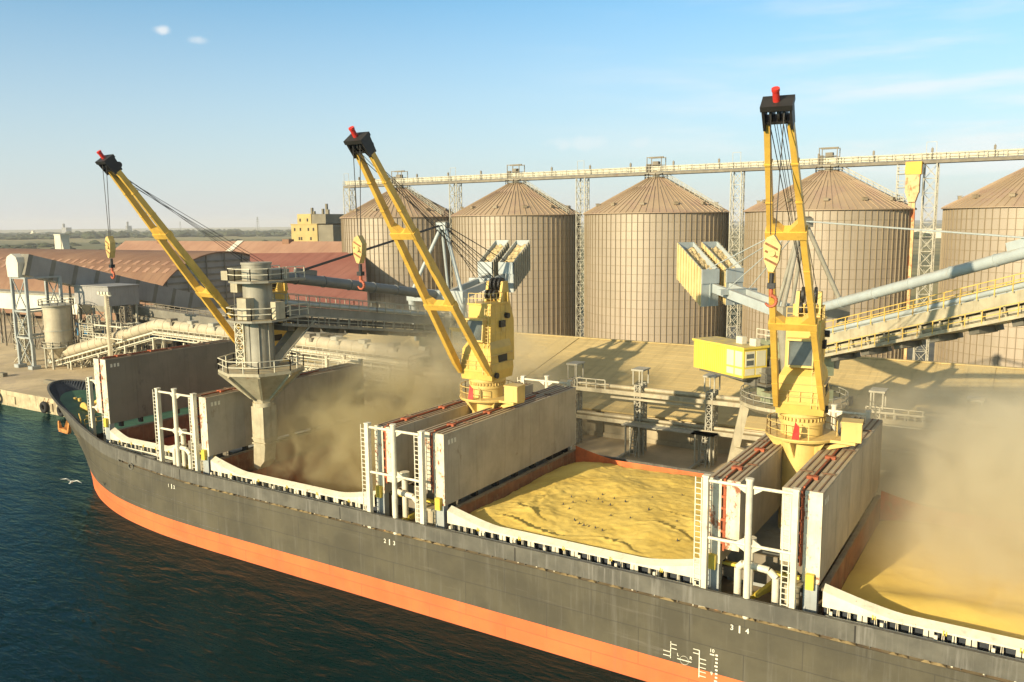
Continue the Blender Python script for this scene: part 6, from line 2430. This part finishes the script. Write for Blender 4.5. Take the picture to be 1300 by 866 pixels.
pylon(-2865, 2500, 74, 'tall lattice power pylon on the skyline left of the yellow building')
pylon(-4200, 3100, 66, 'small faint power pylon further left on the skyline')
for lab, x, y, w, h in (('dark far factory block with a tall stack on the horizon', -4310, 2480, 40, 52), ('slim far tower on the horizon right of the factory', -4560, 3000, 12, 62),
                        ('low far white roofed hall on the horizon', -3520, 1900, 60, 22)):
    t = thing('far_building', (x, y, GZ), lab, 'building')
    m = MB()
    m.box(x - w / 2, x + w / 2, y, y + 30, GZ, h * 0.72)
    m.box(x - w / 2, x - w / 2 + max(6, w * 0.2), y + 5, y + 15, h * 0.72, h * 1.1)
    m.build('wall', 'far' if 'white' not in lab else 'chimney', t)

# trees along the horizon and scrub in the fields: one far mass each
def clumps(name, label, pts, mat):
    m = MB()
    for x, y, r, h in pts:
        n = 7
        vs_ = []
        for (f, q) in ((0.0, 0.75), (0.35, 1.0), (0.7, 0.75), (1.0, 0.2)):
            for i in range(n):
                t = 2 * math.pi * i / n
                rr_ = r * q * rnd.uniform(0.7, 1.25)
                vs_.append((x + rr_ * math.cos(t), y + rr_ * math.sin(t), GZ + h * f * rnd.uniform(0.85, 1.1)))
        m.add(vs_, [(j * n + i, j * n + (i + 1) % n, (j + 1) * n + (i + 1) % n, (j + 1) * n + i) for j in range(3) for i in range(n)] + [tuple(range(3 * n, 4 * n))], 0, False)
    tag(m.build(name, mat), label, kind='stuff')


pts = []
for k in range(620):
    d = rnd.uniform(2600, 5200)
    az = R(rnd.uniform(-66, -38))
    pts.append((d * math.sin(az), d * math.cos(az), rnd.uniform(12, 34), rnd.uniform(6, 15) * (1.3 if -60 < math.degrees(az) < -50 else 0.9)))
clumps('far_treeline', 'dark tree line along the horizon', pts, 'leaf')
pts = []
for k in range(420):
    d = rnd.uniform(480, 1800) if k < 520 else rnd.uniform(900, 2600)
    az = R(rnd.uniform(-66, -36))
    r = rnd.uniform(1.6, 4.2) * (1 + d / 2500)
    pts.append((d * math.sin(az), d * math.cos(az), r * 1.6, r * rnd.uniform(0.5, 0.9)))
clumps('scrub', 'grey green scrub scattered over the fields', pts, 'leaf')
pts = []
for k in range(40):
    d = rnd.uniform(700, 2400)
    az = R(rnd.uniform(-12, 4))
    pts.append((d * math.sin(az), d * math.cos(az), rnd.uniform(10, 25), rnd.uniform(6, 12)))
clumps('far_scrub', 'green scrub seen between the silos', pts, 'leaf')
m = MB()
n = 60
vs_ = []
for i in range(n + 1):
    x = -5200 + 6400 * i / n
    h = 40 + 26 * mnoise.noise(Vector((i * 0.13, 1.3, 0)))
    vs_ += [(x, 8200, 0), (x, 8600, h), (x, 9500, 0)]
m.add(vs_, [(i * 3 + j, (i + 1) * 3 + j, (i + 1) * 3 + j + 1, i * 3 + j + 1) for i in range(n) for j in range(2)], 0, True)
tag(m.build('hills', 'hill'), 'low blue hills on the horizon at the right', kind='structure')
m = MB()
m.box(-215, -115, 1500, 1530, GZ, 16)
m.box(-217, -113, 1499, 1531, 16.002, 17.5)
tag(m.build('white_hall', 'chimney'), 'far white hall glimpsed between the two right silos', 'building')

# seagull flying low over the water
g = MB()
g.lathe(0, 0, [(0.0, -0.30), (0.06, -0.22), (0.11, -0.05), (0.10, 0.10), (0.06, 0.22), (0.05, 0.28), (0.0, 0.36)], 10, caps=False)
g.v = [(x, z, y) for x, y, z in g.v]
for s in (-1, 1):
    g.add([(s * 0.06, 0.10, 0.05), (s * 0.06, -0.12, 0.05), (s * 0.5, -0.06, 0.22), (s * 0.5, 0.12, 0.24), (s * 1.05, -0.12, 0.12), (s * 0.5, 0.03, 0.27)],
          [(0, 1, 2, 3), (3, 2, 4), (3, 5, 2), (5, 4, 2), (3, 4, 5)])
g.add([(-0.05, -0.26, 0.02), (0.05, -0.26, 0.02), (0.1, -0.45, 0.02), (-0.1, -0.45, 0.02), (0, -0.28, 0.05)], [(0, 1, 2, 3), (0, 4, 1), (1, 4, 2), (2, 4, 3), (3, 4, 0)])
gull = g.build('seagull', 'gull', local=True)
gull.location = (-89.5, 50.0, 3.6)
gull.rotation_euler = (R(8), R(12), R(35))
gull.scale = (1.15, 1.15, 1.15)
tag(gull, 'white seagull gliding low over the water near the bow', 'bird')


# ------------------------------------------------------------------ grain dust in the air
def dust_cloud(label, loc, size, density, nscale, seed, rz=0.0, lo=0.42, hi=0.75, c=(0.98, 0.89, 0.64)):
    m = bpy.data.materials.new('grain_dust_air')
    m.use_nodes = True
    t = m.node_tree
    for n in list(t.nodes):
        t.nodes.remove(n)
    out = N(t, 'ShaderNodeOutputMaterial')
    pv = N(t, 'ShaderNodeVolumePrincipled')
    pv.inputs['Color'].default_value = (*c, 1)
    pv.inputs['Anisotropy'].default_value = 0.1
    tco = N(t, 'ShaderNodeTexCoord')
    ln = N(t, 'ShaderNodeVectorMath', operation='LENGTH')
    t.links.new(tco.outputs['Object'], ln.inputs[0])
    geo = N(t, 'ShaderNodeNewGeometry')
    ad = N(t, 'ShaderNodeVectorMath', operation='ADD')
    ad.inputs[1].default_value = (seed * 13.1, seed * 7.3, seed * 3.1)
    t.links.new(geo.outputs['Position'], ad.inputs[0])
    n1 = N(t, 'ShaderNodeTexNoise', _Scale=nscale, _Detail=6, _Roughness=0.62, _Distortion=1.2)
    t.links.new(ad.outputs[0], n1.inputs['Vector'])
    d = math_(t, 'MULTIPLY', ramp(t, ln.outputs['Value'], 1.0, 0.25), ramp(t, n1.outputs[0], lo, hi))
    t.links.new(math_(t, 'MULTIPLY', d, density), pv.inputs['Density'])
    t.links.new(pv.outputs[0], out.inputs['Volume'])
    b = MB()
    b.lathe(0, 0, [(max(0.001, math.sin(math.pi * k / 10)), -math.cos(math.pi * k / 10)) for k in range(11)], 20, caps=False)
    M['_'] = m
    o = b.build('dust_cloud', '_', local=True)
    o.location = loc
    o.scale = size
    o.rotation_euler.z = rz
    return tag(o, label, kind='stuff')


dust_cloud('grain dust rising from the hold under the hopper spout, colour darkened for shade', (-57, 65, 8.0), (14, 15, 10.5), 0.50, 0.20, 1, lo=0.42, hi=0.62, c=(0.72, 0.63, 0.37))  # dust colour lowered to stand for shade in the hold
dust_cloud('thin pale dust drifting over the quay behind the ship', (-63, 81, 13), (20, 17, 11), 0.30, 0.16, 2, lo=0.38, hi=0.64, c=(0.95, 0.86, 0.62))
dust_cloud('pale dust over the grain hold at the right edge', (4, 75, 8), (20, 25, 10.5), 0.50, 0.17, 3, lo=0.30, hi=0.66, c=(0.985, 0.91, 0.69))
dust_cloud('dust drifting between the tallest crane and the shed', (-2, 92, 8.5), (20, 18, 10), 0.26, 0.17, 4, lo=0.36, hi=0.64, c=(0.985, 0.91, 0.69))

# ------------------------------------------------------------------ air between the camera and the far land
hz = bpy.data.materials.new('haze_air')
hz.use_nodes = True
t = hz.node_tree
for n in list(t.nodes):
    t.nodes.remove(n)
pv = N(t, 'ShaderNodeVolumePrincipled')
pv.inputs['Color'].default_value = (0.93, 0.93, 0.93, 1)
pv.inputs['Density'].default_value = 0.00009
out = N(t, 'ShaderNodeOutputMaterial')
t.links.new(pv.outputs[0], out.inputs['Volume'])
M['haze'] = hz
m = MB().box(-9000, 3000, -60, 9900, -7, 110)
tag(m.build('haze', 'haze'), 'thin pale air haze over the harbour', kind='stuff')
